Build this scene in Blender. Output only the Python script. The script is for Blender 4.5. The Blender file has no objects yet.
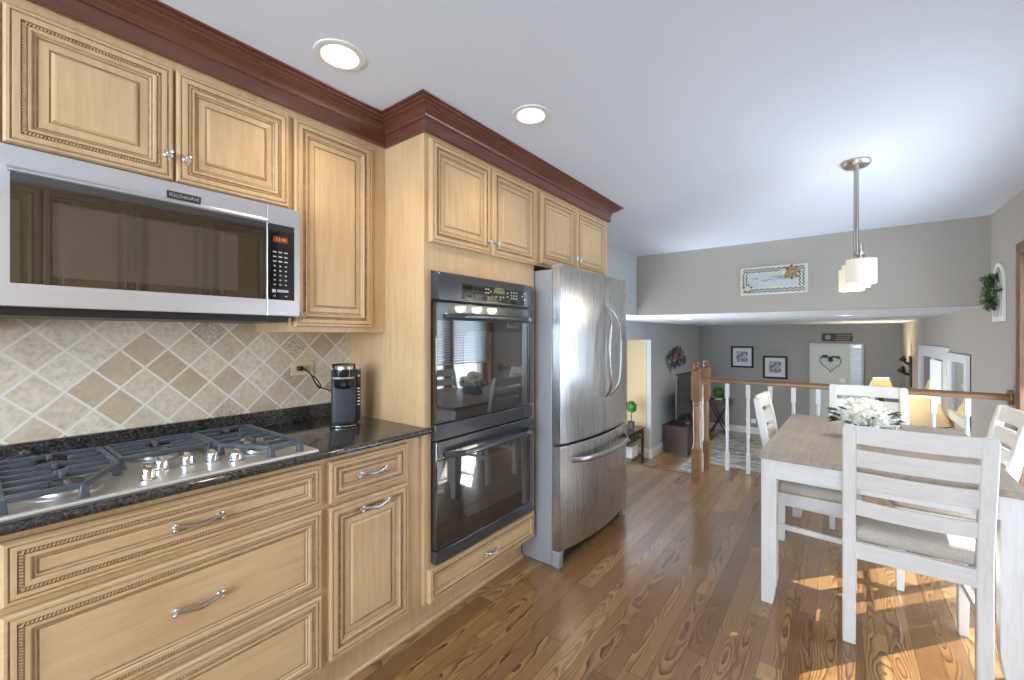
import bpy, math, random
from mathutils import Vector, Matrix
random.seed(7)
S = bpy.context.scene
COL = S.collection
PI = math.pi

# ------------------------------------------------------------------ camera
FPX = 424.0
YAW = math.atan((838.0 - 512.0) / FPX)
cam = bpy.data.cameras.new('camera')
cam.sensor_width = 36.0
cam.lens = FPX / 1024.0 * 36.0
cam.shift_y = -4.0 / 1024.0
cam.clip_start = 0.02
cam.clip_end = 100
camo = bpy.data.objects.new('camera', cam)
COL.objects.link(camo)
camo.location = (0, 0, 1.29)
camo.rotation_euler = (PI / 2, 0, YAW)
S.camera = camo

# ------------------------------------------------------------------ world, sun, daylight, fill lamps, exposure
S.view_settings.view_transform = 'Standard'
S.view_settings.look = 'None'
S.view_settings.gamma = 1
S.view_settings.use_curve_mapping = False
S.view_settings.exposure = 0.68

w = bpy.data.worlds.new('world')
S.world = w
w.use_nodes = True
bg = w.node_tree.nodes['Background']
bg.inputs[0].default_value = (0.72, 0.86, 1.0, 1)
bg.inputs[1].default_value = 2.2

def light(name, kind, loc, energy, color=(1, 1, 1), rot=None, direction=None, **kw):
    l = bpy.data.lights.new(name, kind)
    l.energy = energy
    l.color = color
    for k, v in kw.items():
        setattr(l, k, v)
    o = bpy.data.objects.new(name, l)
    COL.objects.link(o)
    o.location = loc
    if direction is not None:
        o.rotation_euler = Vector(direction).to_track_quat('-Z', 'Y').to_euler()
    elif rot is not None:
        o.rotation_euler = rot
    return o

SUNDIR = Vector((-0.64, -0.76, -0.42))
light('sun', 'SUN', (6, 9, 6), 14.0, (1.0, 0.88, 0.70), direction=SUNDIR, angle=0.006)
# daylight at the patio door, then two added fill lamps in unseen openings
light('daylight_patio', 'AREA', (1.25, 3.2, 1.1), 60, (0.86, 0.93, 1.0), direction=(-1, 0, 0.06),
      shape='RECTANGLE', size=2.2, size_y=1.9)
light('back_fill', 'AREA', (-0.2, -2.45, 1.4), 140, (0.86, 0.93, 1.0), direction=(0, 1, 0.08),  # added lamp outside the unseen back window, for soft front light
      shape='RECTANGLE', size=2.6, size_y=1.7)
light('family_fill', 'AREA', (-2.78, 4.85, 0.3), 85, (0.82, 0.91, 1.0), direction=(0.7, 1, 0.05),  # added lamp to brighten the family room, hidden behind the kitchen wall
      shape='RECTANGLE', size=1.1, size_y=1.4)

# ------------------------------------------------------------------ material helpers
class NT:
    def __init__(s, name):
        s.m = bpy.data.materials.new(name)
        s.m.use_nodes = True
        s.t = s.m.node_tree
        s.b = s.t.nodes['Principled BSDF']
        s.out = s.t.nodes['Material Output']
    def n(s, typ, **kw):
        x = s.t.nodes.new(typ)
        for k, v in kw.items():
            setattr(x, k, v)
        return x
    def l(s, a, b):
        s.t.links.new(a, b)
    def put(s, sock, v):
        if isinstance(v, (int, float, tuple, list)):
            sock.default_value = v
        else:
            s.l(v, sock)
    def m_(s, op, a, b=None, c=None, clamp=False):
        x = s.n('ShaderNodeMath', operation=op)
        x.use_clamp = clamp
        s.put(x.inputs[0], a)
        if b is not None: s.put(x.inputs[1], b)
        if c is not None: s.put(x.inputs[2], c)
        return x.outputs[0]
    def xyz(s, x, y, z):
        q = s.n('ShaderNodeCombineXYZ')
        s.put(q.inputs[0], x); s.put(q.inputs[1], y); s.put(q.inputs[2], z)
        return q.outputs[0]
    def sep(s, v):
        q = s.n('ShaderNodeSeparateXYZ'); s.l(v, q.inputs[0])
        return q.outputs[0], q.outputs[1], q.outputs[2]
    def noise(s, vec, scale, detail=3, rough=0.55, dist=0.0):
        q = s.n('ShaderNodeTexNoise')
        if vec is not None: s.l(vec, q.inputs['Vector'])
        q.inputs['Scale'].default_value = scale
        q.inputs['Detail'].default_value = detail
        q.inputs['Roughness'].default_value = rough
        q.inputs['Distortion'].default_value = dist
        return q.outputs[0]
    def white(s, vec):
        q = s.n('ShaderNodeTexWhiteNoise'); q.noise_dimensions = '3D'
        s.l(vec, q.inputs['Vector'])
        return q.outputs[0]
    def ramp(s, fac, stops, interp='LINEAR'):
        q = s.n('ShaderNodeValToRGB')
        q.color_ramp.interpolation = interp
        e = q.color_ramp.elements
        while len(e) < len(stops): e.new(0.5)
        for i, (p, c) in enumerate(stops):
            e[i].position = p
            e[i].color = (c[0], c[1], c[2], 1)
        s.l(fac, q.inputs[0])
        return q.outputs[0]
    def mix(s, fac, a, b, mode='MIX'):
        q = s.n('ShaderNodeMix', data_type='RGBA', blend_type=mode)
        s.put(q.inputs[0], fac)
        s.put(q.inputs[6], (*a, 1) if isinstance(a, tuple) and len(a) == 3 else a)
        s.put(q.inputs[7], (*b, 1) if isinstance(b, tuple) and len(b) == 3 else b)
        return q.outputs[2]
    def bump(s, h, strength=0.2, dist=0.01):
        q = s.n('ShaderNodeBump')
        q.inputs['Strength'].default_value = strength
        q.inputs['Distance'].default_value = dist
        s.l(h, q.inputs['Height'])
        s.l(q.outputs[0], s.b.inputs['Normal'])
    def coord(s, kind='Object'):
        q = s.n('ShaderNodeTexCoord')
        return q.outputs[kind]
    def pos(s):
        return s.n('ShaderNodeNewGeometry').outputs['Position']
    def col(s, c):
        s.put(s.b.inputs['Base Color'], (*c, 1) if isinstance(c, tuple) and len(c) == 3 else c)
    def set(s, **kw):
        for k, v in kw.items():
            s.put(s.b.inputs[k.replace('_', ' ')], v)
        return s

def simple(name, color, rough=0.5, metal=0.0, var=0.0, scale=30, emis=None, estr=0.0, coat=0.0, stretch=None):
    t = NT(name)
    t.set(Roughness=rough, Metallic=metal)
    if coat: t.b.inputs['Coat Weight'].default_value = coat
    if var > 0:
        v = t.coord()
        if stretch:
            mp = t.n('ShaderNodeMapping'); t.l(v, mp.inputs[0]); mp.inputs['Scale'].default_value = stretch
            v = mp.outputs[0]
        f = t.noise(v, scale, 4)
        lo = tuple(max(0, c * (1 - var)) for c in color)
        hi = tuple(min(1, c * (1 + var)) for c in color)
        t.col(t.ramp(f, [(0.3, lo), (0.7, hi)]))
    else:
        t.col(color)
    if emis:
        t.b.inputs['Emission Color'].default_value = (*emis, 1)
        t.b.inputs['Emission Strength'].default_value = estr
    return t.m

def wood(name, c1, c2, c3, axis='z', rough=0.35, coat=0.25, fine=60, knots=True):
    t = NT(name)
    t.set(Roughness=rough); t.b.inputs['Coat Weight'].default_value = coat
    t.b.inputs['Coat Roughness'].default_value = 0.25
    mp = t.n('ShaderNodeMapping'); t.l(t.coord(), mp.inputs[0])
    st = {'x': (0.07, 1, 1), 'y': (1, 0.07, 1), 'z': (1, 1, 0.07)}[axis]
    mp.inputs['Scale'].default_value = st
    oi = t.n('ShaderNodeObjectInfo')
    ad = t.n('ShaderNodeVectorMath', operation='ADD')
    t.l(mp.outputs[0], ad.inputs[0])
    rr = t.m_('MULTIPLY', oi.outputs['Random'], 9.0)
    t.l(t.xyz(rr, rr, rr), ad.inputs[1])
    v = ad.outputs[0]
    a = t.noise(v, fine, 5, 0.6, 0.4)
    b = t.noise(t.coord(), 4.0, 3, 0.5)
    f = t.m_('ADD', t.m_('MULTIPLY', a, 0.6), t.m_('MULTIPLY', b, 0.45))
    f = t.m_('ADD', f, t.m_('MULTIPLY', t.m_('SUBTRACT', oi.outputs['Random'], 0.5), 0.08))
    t.col(t.ramp(f, [(0.3, c1), (0.52, c2), (0.75, c3)]))
    return t.m

M = {}
M['maple_v'] = wood('maple_upright', (0.48, 0.307, 0.152), (0.59, 0.401, 0.222), (0.66, 0.470, 0.277), 'z')
M['maple_h'] = wood('maple_flat', (0.48, 0.307, 0.152), (0.59, 0.401, 0.222), (0.66, 0.470, 0.277), 'y')
M['glaze'] = simple('brown_glaze', (0.33, 0.205, 0.11), 0.5, var=0.25, scale=40)
M['cherry'] = wood('cherry', (0.085, 0.027, 0.018), (0.135, 0.044, 0.029), (0.19, 0.068, 0.045), 'y', 0.28, 0.5)
M['oak_rail'] = wood('golden_oak', (0.19, 0.088, 0.032), (0.275, 0.135, 0.055), (0.35, 0.19, 0.082), 'z', 0.35, 0.3)
M['oak_rail_h'] = wood('golden_oak_rail', (0.13, 0.060, 0.020), (0.20, 0.097, 0.035), (0.27, 0.135, 0.053), 'x', 0.35, 0.3)
M['door_oak'] = wood('door_oak', (0.14, 0.056, 0.020), (0.205, 0.088, 0.033), (0.27, 0.125, 0.052), 'z', 0.35, 0.3)
M['espresso'] = wood('espresso_wood', (0.020, 0.013, 0.010), (0.035, 0.022, 0.017), (0.055, 0.033, 0.025), 'y', 0.35, 0.2)
M['walnut'] = wood('red_brown_wood', (0.022, 0.010, 0.008), (0.038, 0.016, 0.012), (0.058, 0.024, 0.018), 'x', 0.35, 0.2)
M['whitewash'] = wood('whitewashed_wood', (0.58, 0.56, 0.55), (0.70, 0.685, 0.675), (0.76, 0.75, 0.74), 'z', 0.5, 0.0, 90)
M['whitewash_x'] = wood('whitewashed_slat', (0.58, 0.56, 0.55), (0.70, 0.685, 0.675), (0.76, 0.75, 0.74), 'x', 0.5, 0.0, 90)
M['table_top'] = wood('greige_oak', (0.235, 0.190, 0.150), (0.33, 0.270, 0.218), (0.43, 0.36, 0.30), 'y', 0.42, 0.1, 40)
M['white_paint'] = simple('white_paint', (0.70, 0.71, 0.72), 0.4)
M['shelf_white'] = simple('weathered_white', (0.74, 0.73, 0.70), 0.6, var=0.1)
M['ceiling'] = simple('ceiling_paint', (0.68, 0.73, 0.82), 0.9)
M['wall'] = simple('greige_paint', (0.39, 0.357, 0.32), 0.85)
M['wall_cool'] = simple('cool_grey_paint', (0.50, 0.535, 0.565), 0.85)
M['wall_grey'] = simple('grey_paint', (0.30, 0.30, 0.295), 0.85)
M['wall_beige'] = simple('beige_paint', (0.60, 0.50, 0.31), 0.85)
M['chrome'] = simple('chrome', (0.82, 0.82, 0.84), 0.12, 1.0)
M['handle_steel'] = simple('handle_steel', (0.50, 0.50, 0.52), 0.24, 1.0)
M['pewter'] = simple('pewter', (0.62, 0.62, 0.63), 0.28, 1.0, var=0.2, scale=200)
M['nickel'] = simple('brushed_nickel', (0.50, 0.48, 0.46), 0.3, 1.0)
M['black_glass'] = simple('black_glass', (0.010, 0.011, 0.012), 0.03, 0.0, coat=1.0)
M['black_glass'].node_tree.nodes['Principled BSDF'].inputs['IOR'].default_value = 1.9
M['inner_glass'] = simple('oven_window_glass', (0.035, 0.035, 0.038), 0.04, 0.0, coat=1.0)
M['inner_glass'].node_tree.nodes['Principled BSDF'].inputs['IOR'].default_value = 2.1
M['mw_glass'] = simple('dark_mirror_glass', (0.008, 0.008, 0.008), 0.03)
M['mw_glass'].node_tree.nodes['Principled BSDF'].inputs['IOR'].default_value = 2.5
M['mw_window'] = simple('perforated_window', (0.045, 0.041, 0.038), 0.05, 0.0)
M['mw_window'].node_tree.nodes['Principled BSDF'].inputs['IOR'].default_value = 2.5
M['oven_grey'] = simple('slate_enamel', (0.055, 0.062, 0.075), 0.22, 0.35, coat=0.6)
M['black'] = simple('black_plastic', (0.013, 0.013, 0.014), 0.4)
M['coffee_body'] = simple('charcoal_plastic', (0.030, 0.033, 0.040), 0.42)
M['coffee_gloss'] = simple('black_gloss_plastic', (0.010, 0.010, 0.011), 0.12)
M['iron'] = simple('cast_iron', (0.085, 0.095, 0.115), 0.42, 0.2, var=0.15, scale=90)
M['burner'] = simple('burner_cap', (0.03, 0.03, 0.033), 0.35)
M['burner_ring'] = simple('burner_ring_alloy', (0.65, 0.63, 0.60), 0.35, 1.0)
M['cream_plastic'] = simple('cream_plastic', (0.66, 0.56, 0.36), 0.4)
M['white_plastic'] = simple('white_plastic', (0.80, 0.80, 0.79), 0.35)
M['silver_print'] = simple('silver_print', (0.42, 0.42, 0.43), 0.4)
M['badge'] = simple('badge_dark', (0.06, 0.06, 0.065), 0.3, 0.6)
M['display_orange'] = simple('orange_display', (0.03, 0.012, 0.006), 0.2, emis=(1.0, 0.28, 0.08), estr=0.10)
M['display_digit'] = simple('orange_digits', (0.3, 0.1, 0.02), 0.4, emis=(1.0, 0.35, 0.1), estr=0.3)
M['display_green'] = simple('green_display', (0.10, 0.11, 0.02), 0.3, emis=(0.45, 0.50, 0.08), estr=0.07)
M['linen'] = simple('oatmeal_linen', (0.50, 0.45, 0.40), 0.95, var=0.22, scale=220)
M['leaf'] = simple('green_leaf', (0.07, 0.17, 0.05), 0.5, var=0.5, scale=20)
M['leaf_dark'] = simple('dark_leaf', (0.045, 0.11, 0.045), 0.5, var=0.5, scale=25)
M['olive_leaf'] = simple('olive_leaf', (0.085, 0.14, 0.05), 0.55, var=0.6, scale=30)
M['boxwood'] = simple('boxwood_leaf', (0.05, 0.15, 0.035), 0.6, var=0.5, scale=30)
M['petal'] = simple('white_petal', (0.86, 0.85, 0.80), 0.6, var=0.06, scale=40)
M['petal_heart'] = simple('cream_petal', (0.80, 0.78, 0.56), 0.6)
M['planter'] = simple('dark_planter', (0.055, 0.055, 0.06), 0.5, var=0.2)
M['frame_black'] = simple('black_frame', (0.010, 0.010, 0.011), 0.7)
M['mat_white'] = simple('mat_board', (0.62, 0.62, 0.65), 0.8)
M['plaque'] = simple('dark_plaque', (0.035, 0.030, 0.027), 0.6, var=0.3)
M['plaque_mark'] = simple('pale_marks', (0.30, 0.28, 0.25), 0.7)
M['sign_cream'] = simple('sign_cream', (0.56, 0.545, 0.48), 0.6, var=0.06)
M['sign_navy'] = simple('sign_slate', (0.10, 0.11, 0.15), 0.7)
M['sign_blue'] = simple('sign_pale_blue', (0.46, 0.49, 0.49), 0.7, var=0.05)
M['sign_ink'] = simple('sign_ink', (0.18, 0.22, 0.34), 0.7)
M['rose_tan'] = simple('burlap_rose', (0.40, 0.25, 0.12), 0.8, var=0.3, scale=60)
M['rose_cream'] = simple('cream_rose', (0.62, 0.54, 0.40), 0.8, var=0.15, scale=60)
M['metal_teal'] = simple('teal_metal', (0.07, 0.14, 0.17), 0.4, 0.5)
M['metal_grey'] = simple('dark_grey_metal', (0.09, 0.10, 0.11), 0.4, 0.5)
M['metal_red'] = simple('red_metal', (0.32, 0.09, 0.09), 0.4, 0.4)
M['metal_tan'] = simple('tan_metal', (0.30, 0.26, 0.20), 0.4, 0.4)
M['tv_screen'] = simple('tv_screen', (0.035, 0.037, 0.042), 0.25)
M['mirror'] = simple('mirror_glass', (0.85, 0.87, 0.88), 0.02, 1.0)
M['door_paint'] = simple('pale_door_paint', (0.52, 0.56, 0.56), 0.5)
M['blind'] = simple('glow_white_blind', (0.80, 0.82, 0.84), 0.6, emis=(0.80, 0.90, 1.0), estr=0.06)  # faint glow put into blinds and curtain in place of daylight
M['wire'] = simple('heart_twig', (0.30, 0.29, 0.29), 0.8)
M['bulb'] = simple('lit_bulb', (1, 0.95, 0.85), 0.5, emis=(1.0, 0.90, 0.66), estr=2.2)
M['bulb_inner'] = simple('lit_reflector', (0.9, 0.86, 0.75), 0.5, emis=(1.0, 0.83, 0.55), estr=0.42)
M['shade_glass'] = simple('opal_glass', (0.70, 0.66, 0.56), 0.4, emis=(1.0, 0.86, 0.62), estr=0.17)
M['lamp_shade'] = simple('lit_lamp_shade', (0.60, 0.51, 0.36), 0.8, emis=(1.0, 0.78, 0.45), estr=0.10)
M['lamp_rim'] = simple('lit_shade_top', (0.8, 0.7, 0.5), 0.8, emis=(1.0, 0.80, 0.45), estr=0.5)
_t = M['lamp_shade'].node_tree; _b = _t.nodes['Principled BSDF']
_tr = _t.nodes.new('ShaderNodeBsdfTranslucent'); _tr.inputs[0].default_value = (0.97, 0.90, 0.74, 1)
_mx = _t.nodes.new('ShaderNodeMixShader'); _mx.inputs[0].default_value = 0.45
_t.links.new(_b.outputs[0], _mx.inputs[1]); _t.links.new(_tr.outputs[0], _mx.inputs[2]); _t.links.new(_mx.outputs[0], _t.nodes['Material Output'].inputs[0])
M['bronze'] = simple('dark_bronze', (0.03, 0.024, 0.02), 0.4, 0.5)

def stainless(name, base, rough, axis='z'):
    t = NT(name)
    t.set(Metallic=1.0)
    mp = t.n('ShaderNodeMapping'); t.l(t.coord(), mp.inputs[0])
    mp.inputs['Scale'].default_value = {'z': (90, 90, 1.2), 'y': (90, 1.2, 90)}[axis]
    f = t.noise(mp.outputs[0], 3.0, 3)
    t.col(t.ramp(f, [(0.2, tuple(c * 0.92 for c in base)), (0.8, base)]))
    t.put(t.b.inputs['Roughness'], t.m_('ADD', t.m_('MULTIPLY', f, 0.12), rough))
    t.b.inputs['Anisotropic'].default_value = 0.5
    return t.m
M['steel'] = stainless('brushed_steel', (0.56, 0.56, 0.57), 0.22)
M['steel_h'] = stainless('brushed_steel_flat', (0.74, 0.74, 0.78), 0.34, 'y')
M['steel_dull'] = simple('grey_painted_steel', (0.36, 0.37, 0.40), 0.42, 0.3)
M['steel_tray'] = stainless('cooktop_steel', (0.78, 0.75, 0.69), 0.32, 'y')
M['steel_tray'].node_tree.nodes['Principled BSDF'].inputs['Metallic'].default_value = 0.8

def mat_floor(name='oak_floor'):
    t = NT(name)
    x, y, z = t.sep(t.pos())
    W = 0.083
    u = t.m_('DIVIDE', x, W)
    iu = t.m_('FLOOR', u)
    fu = t.m_('SUBTRACT', t.m_('FRACT', u), 0.5)
    off = t.white(t.xyz(iu, 3.1, 0.7))
    yy = t.m_('ADD', y, t.m_('MULTIPLY', off, 5.0))
    L = 0.95
    v = t.m_('DIVIDE', yy, L)
    iv = t.m_('FLOOR', v)
    fv = t.m_('FRACT', v)
    r1 = t.white(t.xyz(iu, iv, 1.3)); r2 = t.white(t.xyz(iu, iv, 5.7)); r3 = t.white(t.xyz(iu, iv, 9.1))
    # distance from a slightly tilted tree axis gives cathedral grain
    nz = t.noise(t.xyz(t.m_('ADD', t.m_('MULTIPLY', x, 9.0), t.m_('MULTIPLY', r1, 40)), t.m_('MULTIPLY', y, 2.6), r2), 1.0, 2, 0.5)
    xl = t.m_('ADD', t.m_('MULTIPLY', fu, W), t.m_('MULTIPLY', t.m_('SUBTRACT', r1, 0.5), 0.09))
    zl = t.m_('ADD', t.m_('ADD', 0.028, t.m_('MULTIPLY', r2, 0.05)),
              t.m_('ADD', t.m_('MULTIPLY', t.m_('MULTIPLY', t.m_('SUBTRACT', r3, 0.5), fv), 0.10),
                   t.m_('MULTIPLY', t.m_('SUBTRACT', nz, 0.5), 0.042)))
    rad = t.m_('SQRT', t.m_('ADD', t.m_('MULTIPLY', xl, xl), t.m_('MULTIPLY', zl, zl)))
    fine = t.noise(t.xyz(t.m_('MULTIPLY', x, 220), t.m_('MULTIPLY', y, 9), r2), 1.0, 3, 0.6)
    ring = t.m_('FRACT', t.m_('ADD', t.m_('MULTIPLY', rad, 190), t.m_('MULTIPLY', fine, 0.35)))
    line = t.m_('SMOOTH_MIN', t.m_('MULTIPLY', t.m_('POWER', ring, 2.6), 1.25), 1.0, 0.1)
    base = t.ramp(r3, [(0.0, (0.265, 0.133, 0.050)), (0.5, (0.37, 0.202, 0.082)), (1.0, (0.48, 0.287, 0.124))])
    dark = t.mix(1.0, base, (0.22, 0.165, 0.13), 'MULTIPLY')
    c = t.mix(t.m_('MULTIPLY', line, 0.95), base, dark)
    c = t.mix(t.m_('MULTIPLY', t.m_('SUBTRACT', fine, 0.35), 0.6, clamp=True), c, dark)
    du = t.m_('SUBTRACT', 0.5, t.m_('ABSOLUTE', fu))
    dv = t.m_('MINIMUM', fv, t.m_('SUBTRACT', 1.0, fv))
    seam = t.m_('MAXIMUM', t.m_('LESS_THAN', du, 0.012), t.m_('LESS_THAN', dv, 0.0012))
    c = t.mix(t.m_('MULTIPLY', seam, 0.75), c, (0.05, 0.022, 0.01))
    t.col(c)
    t.put(t.b.inputs['Roughness'], t.m_('ADD', 0.20, t.m_('MULTIPLY', line, 0.12)))
    t.b.inputs['Coat Weight'].default_value = 0.35
    t.b.inputs['Coat Roughness'].default_value = 0.14
    t.bump(t.m_('SUBTRACT', 1.0, t.m_('ADD', t.m_('MULTIPLY', line, 0.3), seam)), 0.12, 0.002)
    return t.m
M['floor'] = mat_floor()

def mat_tile():
    t = NT('travertine_tiles')
    x, y, z = t.sep(t.pos())
    s = 0.092
    y0 = t.m_('SUBTRACT', y, 0.201); z0 = t.m_('SUBTRACT', z, 1.178)
    a = t.m_('ADD', t.m_('DIVIDE', t.m_('ADD', y0, z0), s * 1.41421), 0.5)
    b = t.m_('ADD', t.m_('DIVIDE', t.m_('SUBTRACT', y0, z0), s * 1.41421), 0.5)
    ia = t.m_('FLOOR', a); ib = t.m_('FLOOR', b)
    fa = t.m_('ABSOLUTE', t.m_('SUBTRACT', t.m_('FRACT', a), 0.5))
    fb = t.m_('ABSOLUTE', t.m_('SUBTRACT', t.m_('FRACT', b), 0.5))
    n1 = t.noise(t.pos(), 60, 5, 0.65)
    n2 = t.noise(t.pos(), 14, 4, 0.6)
    e = t.m_('ADD', t.m_('MAXIMUM', fa, fb), t.m_('MULTIPLY', t.m_('SUBTRACT', n1, 0.5), 0.07))
    grout = t.m_('GREATER_THAN', e, 0.462)
    r = t.white(t.xyz(ia, ib, 2.2))
    tone = t.m_('ADD', t.m_('MULTIPLY', r, 0.62), t.m_('MULTIPLY', n2, 0.42))
    c = t.ramp(tone, [(0.15, (0.74, 0.66, 0.53)), (0.45, (0.67, 0.57, 0.44)), (0.70, (0.56, 0.44, 0.315)), (0.95, (0.45, 0.325, 0.215))])
    c = t.mix(t.m_('MULTIPLY', t.m_('SUBTRACT', n1, 0.42), 2.2, clamp=True), c, (0.40, 0.30, 0.20))
    # a few tiles carry a pressed relief
    rel = t.m_('GREATER_THAN', t.white(t.xyz(ia, ib, 7.9)), 0.90)
    vo = t.n('ShaderNodeTexVoronoi'); vo.feature = 'DISTANCE_TO_EDGE'; t.l(t.pos(), vo.inputs['Vector']); vo.inputs['Scale'].default_value = 85
    pat = t.m_('MULTIPLY', rel, t.m_('LESS_THAN', vo.outputs[0], 0.11))
    c = t.mix(t.m_('MULTIPLY', pat, 0.6), c, (0.30, 0.23, 0.17))
    c = t.mix(grout, c, (0.74, 0.70, 0.62))
    t.col(c)
    t.set(Roughness=0.62)
    t.bump(t.m_('SUBTRACT', t.m_('MULTIPLY', n1, 0.3), t.m_('ADD', t.m_('MULTIPLY', grout, 0.6), t.m_('MULTIPLY', pat, 0.4))), 0.5, 0.004)
    return t.m
M['tile'] = mat_tile()

def mat_granite():
    t = NT('dark_granite')
    p = t.pos()
    vo = t.n('ShaderNodeTexVoronoi'); t.l(p, vo.inputs['Vector']); vo.inputs['Scale'].default_value = 170
    n = t.noise(p, 45, 5, 0.7)
    f = t.m_('ADD', t.m_('MULTIPLY', t.sep(vo.outputs['Color'])[0], 0.5), t.m_('MULTIPLY', n, 0.55))
    t.col(t.ramp(f, [(0.28, (0.014, 0.014, 0.017)), (0.50, (0.036, 0.033, 0.032)), (0.64, (0.062, 0.050, 0.042)), (0.76, (0.085, 0.078, 0.072)), (0.86, (0.05, 0.055, 0.07))]))
    t.set(Roughness=0.14)
    t.b.inputs['Coat Weight'].default_value = 0.5
    t.b.inputs['Coat Roughness'].default_value = 0.08
    return t.m
M['granite'] = mat_granite()

def mat_rug():
    t = NT('grey_patterned_rug')
    p = t.pos()
    x, y, z = t.sep(p)
    n = t.noise(t.xyz(t.m_('MULTIPLY', x, 1.3), t.m_('MULTIPLY', y, 3.2), 0.0), 2.2, 5, 0.7, 0.8)
    v = t.noise(p, 60, 3, 0.6)
    f = t.m_('ADD', t.m_('MULTIPLY', n, 0.8), t.m_('MULTIPLY', v, 0.2))
    t.col(t.ramp(f, [(0.36, (0.10, 0.105, 0.115)), (0.47, (0.22, 0.23, 0.245)), (0.54, (0.46, 0.47, 0.485)), (0.64, (0.24, 0.235, 0.23)), (0.75, (0.50, 0.51, 0.52))]))
    t.set(Roughness=0.95)
    return t.m
M['rug'] = mat_rug()

def mat_pane(name='clear_pane', tint=(0.95, 0.98, 1.0)):
    t = NT(name)
    tr = t.n('ShaderNodeBsdfTransparent'); tr.inputs[0].default_value = (*tint, 1)
    gl = t.n('ShaderNodeBsdfGlossy'); gl.inputs['Roughness'].default_value = 0.02
    mx = t.n('ShaderNodeMixShader')
    mx.inputs[0].default_value = 0.07; t.l(tr.outputs[0], mx.inputs[1]); t.l(gl.outputs[0], mx.inputs[2])
    t.l(mx.outputs[0], t.out.inputs[0])
    return t.m
M['pane'] = mat_pane()
def mat_art():
    t = NT('grey_print')
    p = t.coord()
    n = t.noise(p, 16, 4, 0.6)
    t.col(t.ramp(n, [(0.38, (0.10, 0.105, 0.14)), (0.52, (0.32, 0.33, 0.39)), (0.66, (0.56, 0.56, 0.60))]))
    t.set(Roughness=0.7)
    return t.m
M['art'] = mat_art()

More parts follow.
